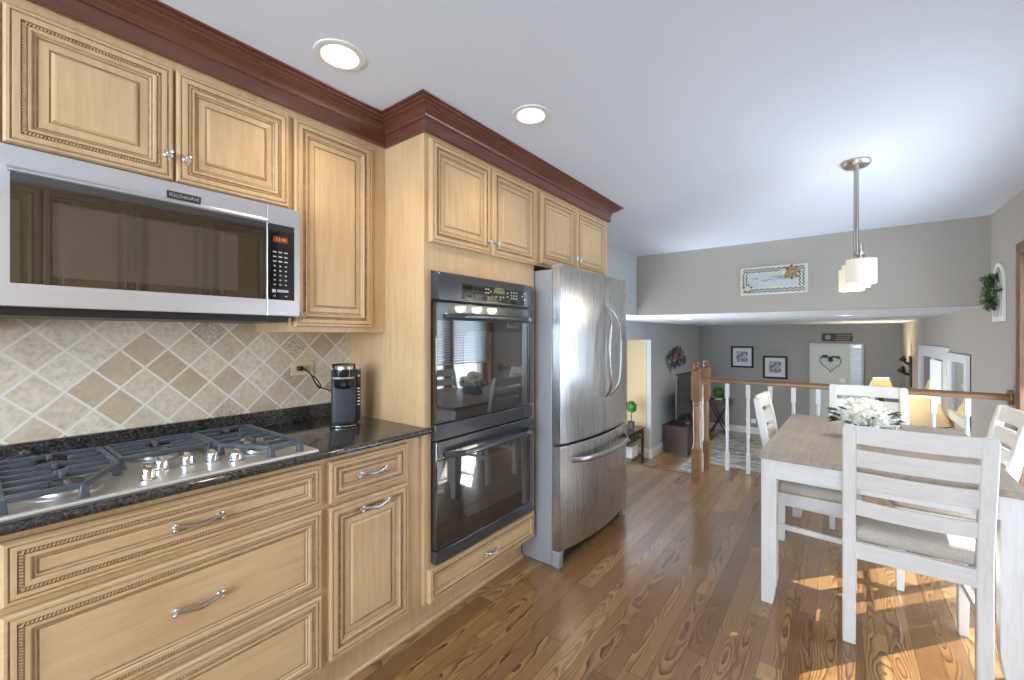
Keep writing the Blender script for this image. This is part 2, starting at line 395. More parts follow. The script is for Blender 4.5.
# ------------------------------------------------------------------ mesh builder
class MB:
    def __init__(s):
        s.v = []; s.f = []; s.mi = []
    def add(s, vs, fs, mi=0):
        o = len(s.v)
        s.v += [tuple(p) for p in vs]
        s.f += [tuple(i + o for i in f) for f in fs]
        s.mi += [mi] * len(fs)
        return s
    def box(s, x0, x1, y0, y1, z0, z1, mi=0, M4=None):
        vs = [(x, y, z) for z in (z0, z1) for y in (y0, y1) for x in (x0, x1)]
        if M4: vs = [M4 @ Vector(p) for p in vs]
        return s.add(vs, [(0, 2, 3, 1), (4, 5, 7, 6), (0, 1, 5, 4), (2, 6, 7, 3), (0, 4, 6, 2), (1, 3, 7, 5)], mi)
    def bar(s, p0, p1, wd, th, up=(0, 0, 1), mi=0, wd1=None, th1=None):
        p0, p1 = Vector(p0), Vector(p1)
        d = (p1 - p0).normalized()
        a = d.cross(Vector(up))
        if a.length < 1e-5: a = d.cross(Vector((0, 1, 0)))
        a.normalize(); b = a.cross(d)
        wd1 = wd if wd1 is None else wd1; th1 = th if th1 is None else th1
        vs = []
        for p, ww, tt in ((p0, wd, th), (p1, wd1, th1)):
            for sa, sb in ((-1, -1), (1, -1), (1, 1), (-1, 1)):
                vs.append(p + a * sa * ww / 2 + b * sb * tt / 2)
        return s.add(vs, [(0, 1, 2, 3), (7, 6, 5, 4), (0, 4, 5, 1), (1, 5, 6, 2), (2, 6, 7, 3), (3, 7, 4, 0)], mi)
    def loft(s, sections, mi=0, caps=True, closed=True):
        n = len(sections[0]); o = len(s.v); fs = []
        for i in range(len(sections) - 1):
            for j in range(n if closed else n - 1):
                k = (j + 1) % n
                fs.append((i * n + j, i * n + k, (i + 1) * n + k, (i + 1) * n + j))
        if caps:
            fs.append(tuple(range(n - 1, -1, -1)))
            fs.append(tuple((len(sections) - 1) * n + j for j in range(n)))
        return s.add([p for sec in sections for p in sec], fs, mi)
    def lathe(s, prof, c=(0, 0, 0), seg=20, axis='z', mi=0, caps=True):
        secs = []
        for r, h in prof:
            ring = []
            for k in range(seg):
                a = 2 * PI * k / seg
                p, q = r * math.cos(a), r * math.sin(a)
                if axis == 'z': ring.append((c[0] + p, c[1] + q, c[2] + h))
                elif axis == 'x': ring.append((c[0] + h, c[1] + p, c[2] + q))
                else: ring.append((c[0] + q, c[1] + h, c[2] + p))
            secs.append(ring)
        return s.loft(secs, mi, caps)
    def tube(s, pts, r, seg=8, mi=0, caps=True, closed=False):
        pts = [Vector(p) for p in pts]
        n = len(pts)
        rs = r if isinstance(r, (list, tuple)) else [r] * n
        secs = []; ref = None
        for i, p in enumerate(pts):
            if closed: d = pts[(i + 1) % n] - pts[i - 1]
            else: d = pts[min(i + 1, n - 1)] - pts[max(i - 1, 0)]
            d.normalize()
            if ref is None:
                ref = d.cross(Vector((0, 0, 1)))
                if ref.length < 1e-4: ref = d.cross(Vector((0, 1, 0)))
            ref = (ref - d * ref.dot(d)).normalized()
            b = d.cross(ref)
            secs.append([p + (ref * math.cos(2 * PI * k / seg) + b * math.sin(2 * PI * k / seg)) * rs[i] for k in range(seg)])
        if closed: secs.append(secs[0]); caps = False
        return s.loft(secs, mi, caps)
    def prism(s, poly, axis, a0, a1, mi=0):
        def P(u, v, a):
            return {'x': (a, u, v), 'y': (u, a, v), 'z': (u, v, a)}[axis]
        return s.loft([[P(u, v, a0) for u, v in poly], [P(u, v, a1) for u, v in poly]], mi)
    def ball(s, c, r, mi=0, seg=10, rings=6, sc=(1, 1, 1)):
        secs = []
        for i in range(rings + 1):
            t = PI * (0.02 + 0.96 * i / rings)
            secs.append([(c[0] + sc[0] * r * math.sin(t) * math.cos(2 * PI * k / seg),
                          c[1] + sc[1] * r * math.sin(t) * math.sin(2 * PI * k / seg),
                          c[2] - sc[2] * r * math.cos(t)) for k in range(seg)])
        return s.loft(secs, mi)
    def leaf(s, c, d, up, L, W, mi=0, cup=0.25):
        c, d, up = Vector(c), Vector(d).normalized(), Vector(up)
        a = d.cross(up)
        if a.length < 1e-4: a = d.cross(Vector((1, 0, 0.3)))
        a.normalize(); n = a.cross(d)
        pts = [c, c + d * L * .35 + a * W * .5 + n * L * cup * .35, c + d * L * .75 + a * W * .38 + n * L * cup * .3, c + d * L + n * L * -cup * .2,
               c + d * L * .75 - a * W * .38 + n * L * cup * .3, c + d * L * .35 - a * W * .5 + n * L * cup * .35, c + d * L * .5]
        return s.add(pts, [(0, 1, 6), (1, 2, 6), (2, 3, 6), (3, 4, 6), (4, 5, 6), (5, 0, 6)], mi)
    def xf(s, M4):
        s.v = [tuple(M4 @ Vector(p)) for p in s.v]
        return s
    def build(s, name, mats, parent=None, loc=None, bevel=0.0, seg=2, smooth=False, angle=40):
        me = bpy.data.meshes.new(name)
        me.from_pydata(s.v, [], s.f)
        for m in (mats if isinstance(mats, (list, tuple)) else [mats]): me.materials.append(m)
        me.polygons.foreach_set('material_index', s.mi)
        me.update()
        import bmesh
        bm = bmesh.new(); bm.from_mesh(me)
        bmesh.ops.remove_doubles(bm, verts=bm.verts, dist=1e-6)
        bmesh.ops.recalc_face_normals(bm, faces=bm.faces)
        bm.to_mesh(me); bm.free()
        if smooth or bevel:
            me.polygons.foreach_set('use_smooth', [True] * len(me.polygons))
            me.set_sharp_from_angle(angle=math.radians(angle))
        o = bpy.data.objects.new(name, me)
        COL.objects.link(o)
        if bevel:
            b = o.modifiers.new('bevel', 'BEVEL'); b.width = bevel; b.segments = seg
            b.limit_method = 'ANGLE'; b.angle_limit = math.radians(40)
            b.use_clamp_overlap = True
        if parent: o.parent = parent
        if loc: o.location = loc
        return o

def tag(o, label, cat, group=None):
    o['label'] = label; o['category'] = cat
    if group: o['group'] = group
    return o
def thing(name, label, cat, loc=(0, 0, 0), rz=0.0, group=None):
    o = bpy.data.objects.new(name, None)
    o.empty_display_size = 0.1
    COL.objects.link(o)
    o.location = loc; o.rotation_euler = (0, 0, rz)
    return tag(o, label, cat, group)
def struct(o):
    o['kind'] = 'structure'
    return o
def copy_tree(o, parent=None):
    kids = list(o.children)
    c = o.copy(); COL.objects.link(c)
    if parent: c.parent = parent
    for ch in kids: copy_tree(ch, c)
    return c
def text_mesh(name, body, size, mat, parent, M4, extrude=0.0004):
    cu = bpy.data.curves.new(name, 'FONT')
    cu.body = body; cu.size = size; cu.extrude = extrude
    cu.align_x = 'CENTER'; cu.align_y = 'CENTER'
    to = bpy.data.objects.new(name + '_tmp', cu)
    COL.objects.link(to)
    dg = bpy.context.evaluated_depsgraph_get()
    me = bpy.data.meshes.new_from_object(to.evaluated_get(dg))
    bpy.data.objects.remove(to)
    me.transform(M4)
    me.materials.clear(); me.materials.append(mat)
    o = bpy.data.objects.new(name, me); COL.objects.link(o)
    if parent: o.parent = parent
    return o
# text facing +x: right of the text is +y, up is +z
def FX(x, y, z): return Matrix(((0, 0, 1, x), (1, 0, 0, y), (0, 1, 0, z), (0, 0, 0, 1)))
# text facing -y: right is +x
def FY(x, y, z): return Matrix(((1, 0, 0, x), (0, 0, -1, y), (0, 1, 0, z), (0, 0, 0, 1)))

# ------------------------------------------------------------------ setting
WL, WR, YH, CZ = -1.95, 0.97, 5.03, 2.258   # left wall, right wall, header plane, ceiling
LZ, LF, YF, WLL = 1.54, -0.97, 11.2, -2.74   # family room ceiling, floor, far wall, left wall
def sbox(name, mat, *boxes):
    m = MB()
    for b in boxes: m.box(*b)
    return struct(m.build(name, mat))
sbox('floor', M['floor'], (WL - .1, WR + .06, -2.3, 4.15, -.08, 0), (-1.05, WR + .06, 4.15, 4.58, -.08, 0), (WR, 2.0, -2.3, 1.9, -.08, 0))
sbox('floor_landing_edge', M['oak_rail_h'], (-1.05, WR, 4.58, 4.60, -.035, 0.004), (WL, -1.05, 4.15, 4.17, -.035, 0.004))
sbox('ceiling', M['ceiling'], (WL - .1, WR + .1, 1.8, YH + .12, CZ, CZ + .08), (WL - .1, 2.1, -2.4, 1.8, CZ, CZ + .08))
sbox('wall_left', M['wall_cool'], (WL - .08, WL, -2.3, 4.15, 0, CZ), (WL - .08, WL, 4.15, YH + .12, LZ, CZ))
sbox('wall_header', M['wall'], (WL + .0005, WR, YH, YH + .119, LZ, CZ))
DY0, DY1, DZ1 = 2.00, 4.285, 1.85
sbox('wall_right', M['wall'], (WR, WR + .1, 1.9, DY0, 0, CZ), (WR, WR + .1, DY1, YF, LF, CZ), (WR, WR + .1, DY0, DY1, DZ1, CZ), (WR, WR + .1, DY0, DY1, LF, 0), (WR, 2.0, 1.8, 1.9, 0, CZ))
sbox('wall_right_kitchen', M['wall'], (2.0, 2.08, -2.3, 1.9, 0, CZ))
sbox('wall_back', M['wall'], (WL, -1.5, -2.38, -2.3, 0, CZ), (1.1, 2.0, -2.38, -2.3, 0, CZ), (-1.5, 1.1, -2.38, -2.3, 0, .7), (-1.5, 1.1, -2.38, -2.3, 2.15, CZ))
# family room shell, lower level
sbox('floor_family', M['floor'], (WLL - .6, WR + .06, 4.1, YF + .1, LF - .08, LF))
sbox('ceiling_family', M['ceiling'], (WLL - .6, WR, YH + .12, YF + .1, LZ, LZ + .08), (WLL - .6, WL - .081, 4.1, YH + .12, LZ, LZ + .08))
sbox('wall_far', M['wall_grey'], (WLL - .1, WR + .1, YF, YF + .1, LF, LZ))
sbox('wall_family_left', M['wall_cool'], (WLL - .08, WLL, 7.78, YF, LF, LZ), (WLL - .08, WLL, 4.1, 7.78, 1.22, LZ), (WLL - .08, WLL, 4.1, 5.6, LF, -.5), (WLL - .08, WLL, 4.1, 4.25, -.5, 1.22), (WLL - .08, WLL, 5.45, 5.6, -.5, 1.22), (WLL - .08, WLL, 4.25, 5.45, 1.1, 1.22), (WLL - .45, WLL - .08, 7.78, 7.86, LF, LZ))  # unseen opening near the stairs added for the family room fill lamp
sbox('wall_recess', M['wall_beige'], (WLL - .55, WLL - .45, 4.1, 7.86, LF, LZ), (WLL - .45, WLL - .081, 7.765, 7.78, LF, 1.3))
sbox('wall_under_kitchen', M['wall_cool'], (-1.05, WR, 4.5, 4.58, LF, -.08), (WLL, -1.05, 4.07, 4.15, LF, -.08), (WLL - .5, WL - .08, 4.07, 4.15, LF, LZ))
steps = MB()
for i in range(4):
    steps.box(WL, -1.05, 4.17 + .27 * i, 4.17 + .27 * (i + 1), LF, -.194 * (i + 1))
struct(steps.build('stairs', M['floor'], bevel=.006))
def baseboard(name, segs, z0, h=.13, t=.018):
    m = MB()
    for (x0, y0, x1, y1, nx, ny) in segs:
        p = [(0, 0), (t, 0), (t, h * .72), (t * .6, h * .80), (t * .55, h * .93), (t * .25, h), (0, h)]
        m.loft([[(x + nx * q, y + ny * q, z0 + r) for q, r in p] for x, y in ((x0, y0), (x1, y1))])
    return struct(m.build(name, M['white_paint']))
baseboard('baseboard_far', [(WLL, YF, WR, YF, 0, -1)], LF, .15)
baseboard('baseboard_family_left', [(WLL, 7.78, WLL, YF, 1, 0), (WLL - .45, 7.765, WLL, 7.765, 0, -1), (WLL - .45, 5.6, WLL - .45, 7.78, 1, 0)], LF, .17)
baseboard('baseboard_right', [(WR, DY1 + .08, WR, 4.58, -1, 0)], 0)

# patio door in the right wall
d1 = thing('door_1', 'brown wood framed sliding patio door with glass panes in the right wall', 'patio door'); struct(d1)
m = MB()
for y0, y1 in ((DY0 - .0, DY0 + .07), (DY1 - .02, DY1 + .055)):
    m.box(WR - .02, WR + .1, y0, y1, 0, DZ1 + .06)
m.box(WR - .02, WR + .1, DY0, DY1, DZ1 - .02, DZ1 + .06)
m.build('casing', M['door_oak'], d1, bevel=.004)
def sash(y0, y1, x, nm):
    f = MB(); s_ = .075
    f.box(x, x + .04, y0, y0 + s_, .02, DZ1 - .02).box(x, x + .04, y1 - s_, y1, .02, DZ1 - .02)
    f.box(x, x + .04, y0 + s_, y1 - s_, .02, .18).box(x, x + .04, y0 + s_, y1 - s_, DZ1 - .08, DZ1 - .02)
    f.box(x + .012, x + .026, y0 + s_, y1 - s_, .60, .614)
    o = f.build(nm, M['door_oak'], d1)
    p = MB(); p.box(x + .018, x + .022, y0 + s_, y1 - s_, .18, .60).box(x + .018, x + .022, y0 + s_, y1 - s_, .614, DZ1 - .08)
    p.build('pane', M['pane'], o)
sash(3.60, 4.27, WR + .058, 'sash'); sash(2.86, 3.598, WR + .058, 'sash'); sash(DY0 + .07, 2.858, WR + .058, 'sash')
M['blind_slat'] = NT('blind_slat').m
_t = M['blind_slat'].node_tree; _b = _t.nodes['Principled BSDF']; _b.inputs['Base Color'].default_value = (0.80, 0.83, 0.86, 1); _b.inputs['Roughness'].default_value = 0.5
_tr = _t.nodes.new('ShaderNodeBsdfTranslucent'); _tr.inputs[0].default_value = (0.80, 0.86, 0.92, 1)
_mx = _t.nodes.new('ShaderNodeMixShader'); _mx.inputs[0].default_value = 0.35
_t.links.new(_b.outputs[0], _mx.inputs[1]); _t.links.new(_tr.outputs[0], _mx.inputs[2]); _t.links.new(_mx.outputs[0], _t.nodes['Material Output'].inputs[0])
for y0, y1, lb in ((3.62, 4.25, 'white slatted blind lowered halfway over the farthest patio door pane'), (2.88, 3.58, 'white slatted blind lowered halfway over the middle patio door pane'), (2.09, 2.84, 'white slatted blind lowered halfway over the nearest patio door pane')):
    wb_ = thing('window_blind', lb, 'blind', (WR + .052, (y0 + y1) / 2, 0), 0, 'blinds on the patio door')
    hy = (y1 - y0) / 2
    MB().box(-.045, -.005, -hy, hy, 1.80, 1.845).build('head_rail', M['white_plastic'], wb_, bevel=.003)
    m = MB()
    for k in range(26): m.bar((-.025, -hy, .985 + k * .0312), (-.025, hy, .985 + k * .0312), .040, .0015, (.75, 0, 1))
    m.build('slats', M['blind_slat'], wb_)
    MB().box(-.04, -.012, -hy, hy, .945, .965).build('bottom_rail', M['white_plastic'], wb_, bevel=.003)
# unseen back window, added and widened for soft front light
w1 = thing('added_window_1', 'unseen wide window added to the back wall for soft light', 'window'); struct(w1)
f = MB()
for x0, x1, z0, z1 in ((-1.5, -1.44, .7, 2.15), (1.04, 1.1, .7, 2.15), (-1.5, 1.1, .7, .76), (-1.5, 1.1, 2.09, 2.15), (-.23, -.17, .7, 2.15)):
    f.box(x0, x1, -2.38, -2.29, z0, z1)
f.build('window_frame', M['white_paint'], w1)
MB().box(-1.44, 1.04, -2.345, -2.34, .76, 2.09).build('pane', M['pane'], w1)

# ------------------------------------------------------------------ cabinets
RAISED = [(0, 0, 0), (0, .015, 0), (.005, .020, 0), (.011, .020, 0), (.0125, .0175, 1), (.015, .0175, 1), (.0165, .020, 0), (.029, .020, 0),
          (.030, .0155, 1), (.0405, .0155, 1), (.0415, .020, 1), (.047, .0195, 0), (.0495, .0155, 0), (.0515, .0155, 1), (.0535, .0155, 1), (.0555, .013, 0),
          (.058, .0105, 1), (.0605, .0105, 1), (.078, .0125, 0), (.0795, .0105, 1), (.082, .0105, 1), (.087, .0165, 0), (.092, .0175, 0)]
FLAT = [(0, 0, 0), (0, .015, 0), (.005, .020, 0), (.010, .020, 0), (.0115, .0175, 1), (.0135, .0175, 1), (.015, .020, 0), (.023, .020, 0),
        (.024, .0155, 1), (.0335, .0155, 1), (.0345, .020, 1), (.042, .0195, 0), (.045, .0155, 0), (.047, .0155, 1), (.049, .0155, 1), (.0515, .013, 0),
        (.0535, .0105, 1), (.0555, .0105, 1), (.058, .0115, 0)]
def ring_pts(y0, y1, z0, z1, i, x):
    return [(x, y0 + i, z0 + i), (x, y1 - i, z0 + i), (x, y1 - i, z1 - i), (x, y0 + i, z1 - i)]
def panel_mb(x, y0, y1, z0, z1, prof, rope=None, k=1.0):
    m = MB()
    secs = [ring_pts(y0, y1, z0, z1, i * k, x + n) for i, n, g in prof]
    for a in range(len(secs) - 1):
        m.loft([secs[a], secs[a + 1]], prof[a + 1][2], caps=False)
    m.add(secs[-1], [(0, 1, 2, 3)], 0)
    m.add(secs[0], [(3, 2, 1, 0)], 0)
    if rope:
        i0, i1 = rope[0] * k, rope[1] * k
        ic = (i0 + i1) / 2; hw = (i1 - i0) / 2 - .0007; n0, n1 = x + .0155, x + .0195
        p = .0064
        for (ya, za, yb, zb) in ((y0 + ic, z0 + ic, y1 - ic, z0 + ic), (y1 - ic, z0 + ic, y1 - ic, z1 - ic), (y1 - ic, z1 - ic, y0 + ic, z1 - ic), (y0 + ic, z1 - ic, y0 + ic, z0 + ic)):
            L = math.hypot(yb - ya, zb - za); c = max(1, int(L / p))
            dy, dz = (yb - ya) / L, (zb - za) / L; ny, nz = -dz, dy
            for q in range(c):
                s0 = (q + .14) * L / c; s1 = (q + .86) * L / c; sh = .0015
                b = [(s0 - sh, -hw), (s1 - sh, -hw), (s1 + sh, hw), (s0 + sh, hw)]
                lo = [(n0, ya + dy * u + ny * v, za + dz * u + nz * v) for u, v in b]
                um = (s0 + s1) / 2
                hi = [(n1, ya + dy * (um + (u - um) * .55) + ny * v * .7, za + dz * (um + (u - um) * .55) + nz * v * .7) for u, v in b]
                m.loft([lo, hi], 0, caps=False); m.add(hi, [(0, 1, 2, 3)], 0)
    return m
def pull_mb(x, y, z, L=.100, out=.028):
    m = MB()
    pts = []; rs = []
    for i in range(13):
        a = i / 12
        pts.append((x + out * (.72 + .28 * math.sin(PI * a)), y - L / 2 + L * a, z - .008 * math.sin(PI * a) + .004))
        rs.append(.0048 + .0016 * math.cos(4 * PI * a) ** 2)
    m.tube(pts, rs, 8)
    for s_ in (-1, 1):
        yy = y + s_ * L / 2
        m.tube([(x, yy, z - .004), (x + out * .4, yy, z), (x + out * .72, yy, z + .004)], [.0085, .0055, .006], 8)
        m.ball((x + out * .74, yy + s_ * .004, z + .009), .0062, seg=8, rings=5)
        m.ball((x + out * .60, yy + s_ * .005, z - .007), .0062, seg=8, rings=5)
        m.lathe([(.010, 0), (.010, .003), (.007, .005)], (x, yy, z - .004), 10, 'x')
    m.tube([(x + out * .99, y - .012, z - .004), (x + out, y, z - .0045), (x + out * .99, y + .012, z - .004)], [.0072, .0078, .0072], 8)
    return m
def knob_mb(x, y, z):
    m = MB()
    m.lathe([(.009, 0), (.009, .003), (.005, .006), (.0045, .014)], (x, y, z), 10, 'x')
    m.ball((x + .018, y, z), .006, seg=8, rings=5)
    for a in (35, 145, 215, 325):
        ca, sa = math.cos(math.radians(a)), math.sin(math.radians(a))
        m.tube([(x + .018, y, z), (x + .021, y + .006 * ca, z + .007 * sa), (x + .019, y + .010 * ca, z + .013 * sa)], [.0035, .005, .0048], 6)
    m.tube([(x + .018, y, z + .004), (x + .02, y + .002, z - .012), (x + .018, y, z - .022)], [.004, .004, .003], 6)
    return m
def door(cab, nm, x, y0, y1, z0, z1, prof=RAISED, rope=None, k=1.0, mat='maple_v', knob=None, pull=None, hl=None):
    o = panel_mb(x, y0, y1, z0, z1, prof, rope, k).build(nm, [M[mat], M['glaze']], cab)
    if knob: h = knob_mb(x + .02, *knob).build('knob', M['pewter'], o, smooth=True)
    if pull: h = pull_mb(x + .02, pull[0], pull[1], **(hl or {})).build('handle', M['pewter'], o, smooth=True)
    return o
ROPE_R, ROPE_F = (.030, .0405), (.024, .0335)

UX = -1.65   # wall cabinet body face; door fronts at -1.63
c = thing('wall_cabinet', 'maple wall cabinet with two rope-trimmed doors right above the microwave', 'cabinet', (0, 0, 0))
MB().box(WL + .001, UX, .015, .757, 1.752, 2.16).build('body', M['maple_v'], c)
door(c, 'door', UX, .063, .402, 1.770, 2.118, rope=ROPE_R, knob=(.385, 1.845))
door(c, 'door', UX, .409, .752, 1.770, 2.118, rope=ROPE_R, knob=(.432, 1.845))
c = thing('wall_cabinet', 'tall narrow single-door maple wall cabinet between microwave and oven cabinet', 'cabinet', (0, 0, 0))
MB().box(WL + .001, UX, .7575, 1.187, 1.306, 2.16).build('body', M['maple_v'], c)
door(c, 'door', UX, .772, 1.112, 1.326, 2.118, knob=(.790, 1.372))
c = thing('wall_cabinet', 'maple wall cabinet at the near end of the row, beside the microwave', 'cabinet', (0, 0, 0))
MB().box(WL + .001, UX, -.60, .0145, 1.306, 2.16).build('body', M['maple_v'], c)
door(c, 'door', UX, -.28, .052, 1.326, 2.118, rope=ROPE_R, knob=(-.262, 1.372))
door(c, 'door', UX, -.59, -.287, 1.326, 2.118, rope=ROPE_R, knob=(-.305, 1.372))

BX = -1.40   # base cabinet face; door fronts at -1.38
c = thing('base_cabinet', 'maple base cabinet with three wide rope-trimmed drawers under the cooktop', 'cabinet')
m = MB().box(WL + .001, BX, .008, .7575, .15, .878).box(WL + .001, -1.47, .008, .7575, 0, .15)
m.build('body', M['maple_v'], c)
def drawer(cab, x, y0, y1, z0, z1, rope=True, k=1.0, pulls=None, L=.100):
    o = panel_mb(x, y0, y1, z0, z1, FLAT, ROPE_F if rope else None, k).build('drawer', [M['maple_h'], M['glaze']], cab)
    if pulls is None: pulls = ((y0 + y1) / 2, (z0 + z1) / 2)
    pull_mb(x + .0115, pulls[0], pulls[1], L).build('handle', M['pewter'], o, smooth=True)
    return o
drawer(c, BX, .05, .744, .718, .856)
drawer(c, BX, .05, .744, .430, .701)
drawer(c, BX, .05, .744, .162, .412)
MB().prism([(-1.47, 0), (-1.455, 0), (-1.455, .008), (-1.459, .015), (-1.47, .019)], 'y', .008, .7575).build('toe_molding', M['maple_h'], c)
c = thing('base_cabinet', 'maple base cabinet with one small drawer over a single door, beside the oven tower', 'cabinet')
m = MB().box(WL + .001, BX, .758, 1.187, .15, .878).box(WL + .001, -1.47, .758, 1.187, 0, .15)
m.build('body', M['maple_v'], c)
drawer(c, BX, .772, 1.106, .712, .856, rope=False, pulls=(.939, .786))
o = panel_mb(BX, .772, 1.110, .170, .697, RAISED).build('door', [M['maple_v'], M['glaze']], c)
pull_mb(BX + .02, .945, .662, .100).build('handle', M['pewter'], o, smooth=True)
MB().prism([(-1.47, 0), (-1.455, 0), (-1.455, .008), (-1.459, .015), (-1.47, .019)], 'y', .758, 1.187).build('toe_molding', M['maple_h'], c)
c = thing('base_cabinet', 'maple base cabinet with a door pair at the near end of the counter', 'cabinet')
MB().box(WL + .001, BX, -.60, .0075, .15, .878).box(WL + .001, -1.47, -.60, .0075, 0, .15).build('body', M['maple_v'], c)
o = panel_mb(BX, -.29, .002, .170, .856, RAISED).build('door', [M['maple_v'], M['glaze']], c)
o = panel_mb(BX, -.59, -.296, .170, .856, RAISED).build('door', [M['maple_v'], M['glaze']], c)

# oven tower and fridge cabinet
c = thing('oven_cabinet', 'full-height maple cabinet housing the black double oven', 'cabinet')
m = MB()
m.box(WL + .001, BX + .02, 1.188, 1.226, .15, 2.16).box(WL + .001, BX + .02, 1.945, 2.0, .15, 2.16)
m.box(WL + .001, BX + .02, 1.226, 1.945, 1.572, 2.16).box(WL + .001, BX + .02, 1.226, 1.945, .15, .318)
m.box(WL + .001, WL + .02, 1.226, 1.945, .318, 1.572)
m.box(WL + .001, -1.47, 1.188, 2.0, 0, .15)
m.build('body', M['maple_v'], c)
TX = BX + .0205
door(c, 'door', TX, 1.212, 1.606, 1.690, 2.130, knob=(1.583, 1.752))
door(c, 'door', TX, 1.612, 1.995, 1.690, 2.130, knob=(1.636, 1.752))
drawer(c, TX, 1.204, 1.978, .158, .300, rope=False, k=.8, pulls=(1.60, .228), L=.085)
MB().prism([(-1.47, 0), (-1.452, 0), (-1.452, .010), (-1.457, .018), (-1.47, .022)], 'y', 1.188, 2.0).build('toe_molding', M['maple_h'], c)
c = thing('fridge_cabinet', 'maple two-door cabinet over the stainless refrigerator', 'cabinet')
MB().box(WL + .001, BX + .02, 2.0005, 2.975, 1.70, 2.16).build('body', M['maple_v'], c)
door(c, 'door', TX, 2.05, 2.462, 1.712, 2.130, knob=(2.440, 1.80))
door(c, 'door', TX, 2.468, 2.91, 1.712, 2.130, knob=(2.490, 1.80))
MB().box(WL + .001, BX + .02, 2.955, 2.975, 0, 1.6995).build('side_panel', M['maple_v'], c)

# crown molding, mitred round the step
def sweep_plan(path, prof):
    m = MB(); secs = []
    n = len(path)
    for i in range(n):
        ns = []
        for a, b in ((i - 1, i), (i, i + 1)):
            if a >= 0 and b < n:
                d = Vector((path[b][0] - path[a][0], path[b][1] - path[a][1])).normalized()
                ns.append(Vector((d.y, -d.x)))
        if len(ns) == 1: mv = ns[0]
        else: mv = (ns[0] + ns[1]) / (1 + ns[0].dot(ns[1]))
        secs.append([(path[i][0] + mv.x * p, path[i][1] + mv.y * p, z) for p, z in prof])
    return m.loft(secs)
cr = thing('crown_molding', 'dark cherry crown molding along the cabinet tops under the ceiling', 'crown molding')
path = [(-1.64, -.6), (-1.64, 1.189), (-1.37, 1.189), (-1.37, 2.974), (WL, 2.974)]
sweep_plan(path, [(.0, 2.146), (.010, 2.146), (.013, 2.149), (.013, 2.196), (0, 2.196)]).build('frieze', M['cherry'], cr)
sweep_plan(path, [(0, 2.1965), (.017, 2.1965), (.021, 2.199), (.021, 2.204), (.016, 2.206), (.020, 2.212), (.030, 2.219), (.043, 2.224), (.050, 2.2255), (.050, 2.2295), (.0455, 2.231),
                  (.055, 2.2335), (.0625, 2.2365), (.0625, 2.2405), (.058, 2.242), (.068, 2.244), (.0745, 2.247), (.0745, 2.2505), (.070, 2.252), (.084, 2.2535), (.086, 2.2575), (0, 2.2575)]).build('cornice', M['cherry'], cr)

# counter, splash
ct = thing('countertop', 'dark speckled granite worktop along the cooktop wall', 'countertop')
prof = [(WL + .001, .879), (-1.362, .879), (-1.350, .882), (-1.345, .889), (-1.346, .897), (-1.352, .902), (-1.36, .904), (WL + .001, .904)]
CXF, CXB, CY0, CY1 = -1.372, -1.855, .006, .728   # cooktop tray
m = MB()
m.prism(prof, 'y', -.60, 1.1875)
m.prism([(-1.38, .879), (-1.362, .879), (-1.350, .882), (-1.345, .889), (-1.346, .897), (-1.352, .902), (-1.36, .904), (-1.38, .904)], 'y', 1.1875, 1.199)
m.build('slab', M['granite'], ct, smooth=True, angle=50)
MB().box(WL + .012, WL + .032, -.60, 1.1875, .9045, .972).build('upstand', M['granite'], ct, bevel=.002)
sp = MB().box(WL + .0005, WL + .012, -.60, 1.1875, .905, 1.36).build('trim_1', M['tile'])
struct(sp)

# ------------------------------------------------------------------ microwave
mw = thing('microwave', 'stainless over-the-range microwave with a dark glass door', 'microwave', (0, 0, 0))
MX, MY0, MY1, MZ0, MZ1 = -1.60, .004, .7565, 1.362, 1.7505
MB().box(WL + .013, MX, MY0, MY1, MZ0 - .004, MZ1).build('body', M['black'], mw)
MB().box(WL + .06, MX + .004, MY0 + .01, MY1 - .03, MZ0 - .022, MZ0 - .004).build('vent_grille', M['black'], mw)
YD = .650
def framed_front(y0, y1, z0, z1, iy0, iy1, iz0, iz1, x, t, rec):
    m = MB()
    A = ring_pts(y0, y1, z0, z1, 0, x); B = ring_pts(y0, y1, z0, z1, 0, x + t - .0015); C = ring_pts(y0, y1, z0, z1, .0015, x + t)
    D = [(x + t, iy0, iz0), (x + t, iy1, iz0), (x + t, iy1, iz1), (x + t, iy0, iz1)]
    E = [(x + t - rec, p[1], p[2]) for p in D]
    for a, b in ((A, B), (B, C), (C, D), (D, E)): m.loft([a, b], 0, caps=False)
    m.add(A, [(3, 2, 1, 0)], 0)
    m.add(E, [(0, 1, 2, 3)], 0)
    return m
dr = framed_front(MY0, YD, MZ0, MZ1, .072, YD - .0005, 1.418, 1.686, MX, .024, .006).build('door', M['steel_h'], mw)
MB().box(MX + .018, MX + .0215, .0725, YD - .001, 1.4185, 1.6855).build('glass', M['mw_glass'], dr)
MB().box(MX + .0216, MX + .0222, .142, .560, 1.440, 1.628).build('window', M['mw_window'], dr)
cp = framed_front(YD + .0012, .7645, MZ0, MZ1, YD + .0025, .745, 1.418, 1.686, MX, .024, .006).build('control_panel', M['steel_h'], mw)
MB().box(MX + .018, MX + .0215, YD + .003, .7445, 1.4185, 1.6855).build('panel_glass', M['black_glass'], cp)
MB().box(MX + .0216, MX + .0222, .672, .722, 1.622, 1.644).build('display', M['display_orange'], cp)
text_mesh('clock_digits', '12:46', .017, M['display_digit'], cp, FX(MX + .0223, .697, 1.633), .0001)
m = MB()
for r in range(8):
    for q in range(3):
        y = .677 + q * .019; z = 1.588 - r * .0165
        wd = .006 if r < 3 else .0032
        MB().box(MX + .0216, MX + .0221, y - wd, y + wd, z - .0022, z + .0022).build('key', M['silver_print'], cp)
m.box(MX + .0216, MX + .0221, .668, .681, 1.444, 1.456).box(MX + .0216, MX + .0221, .685, .724, 1.446, 1.455)
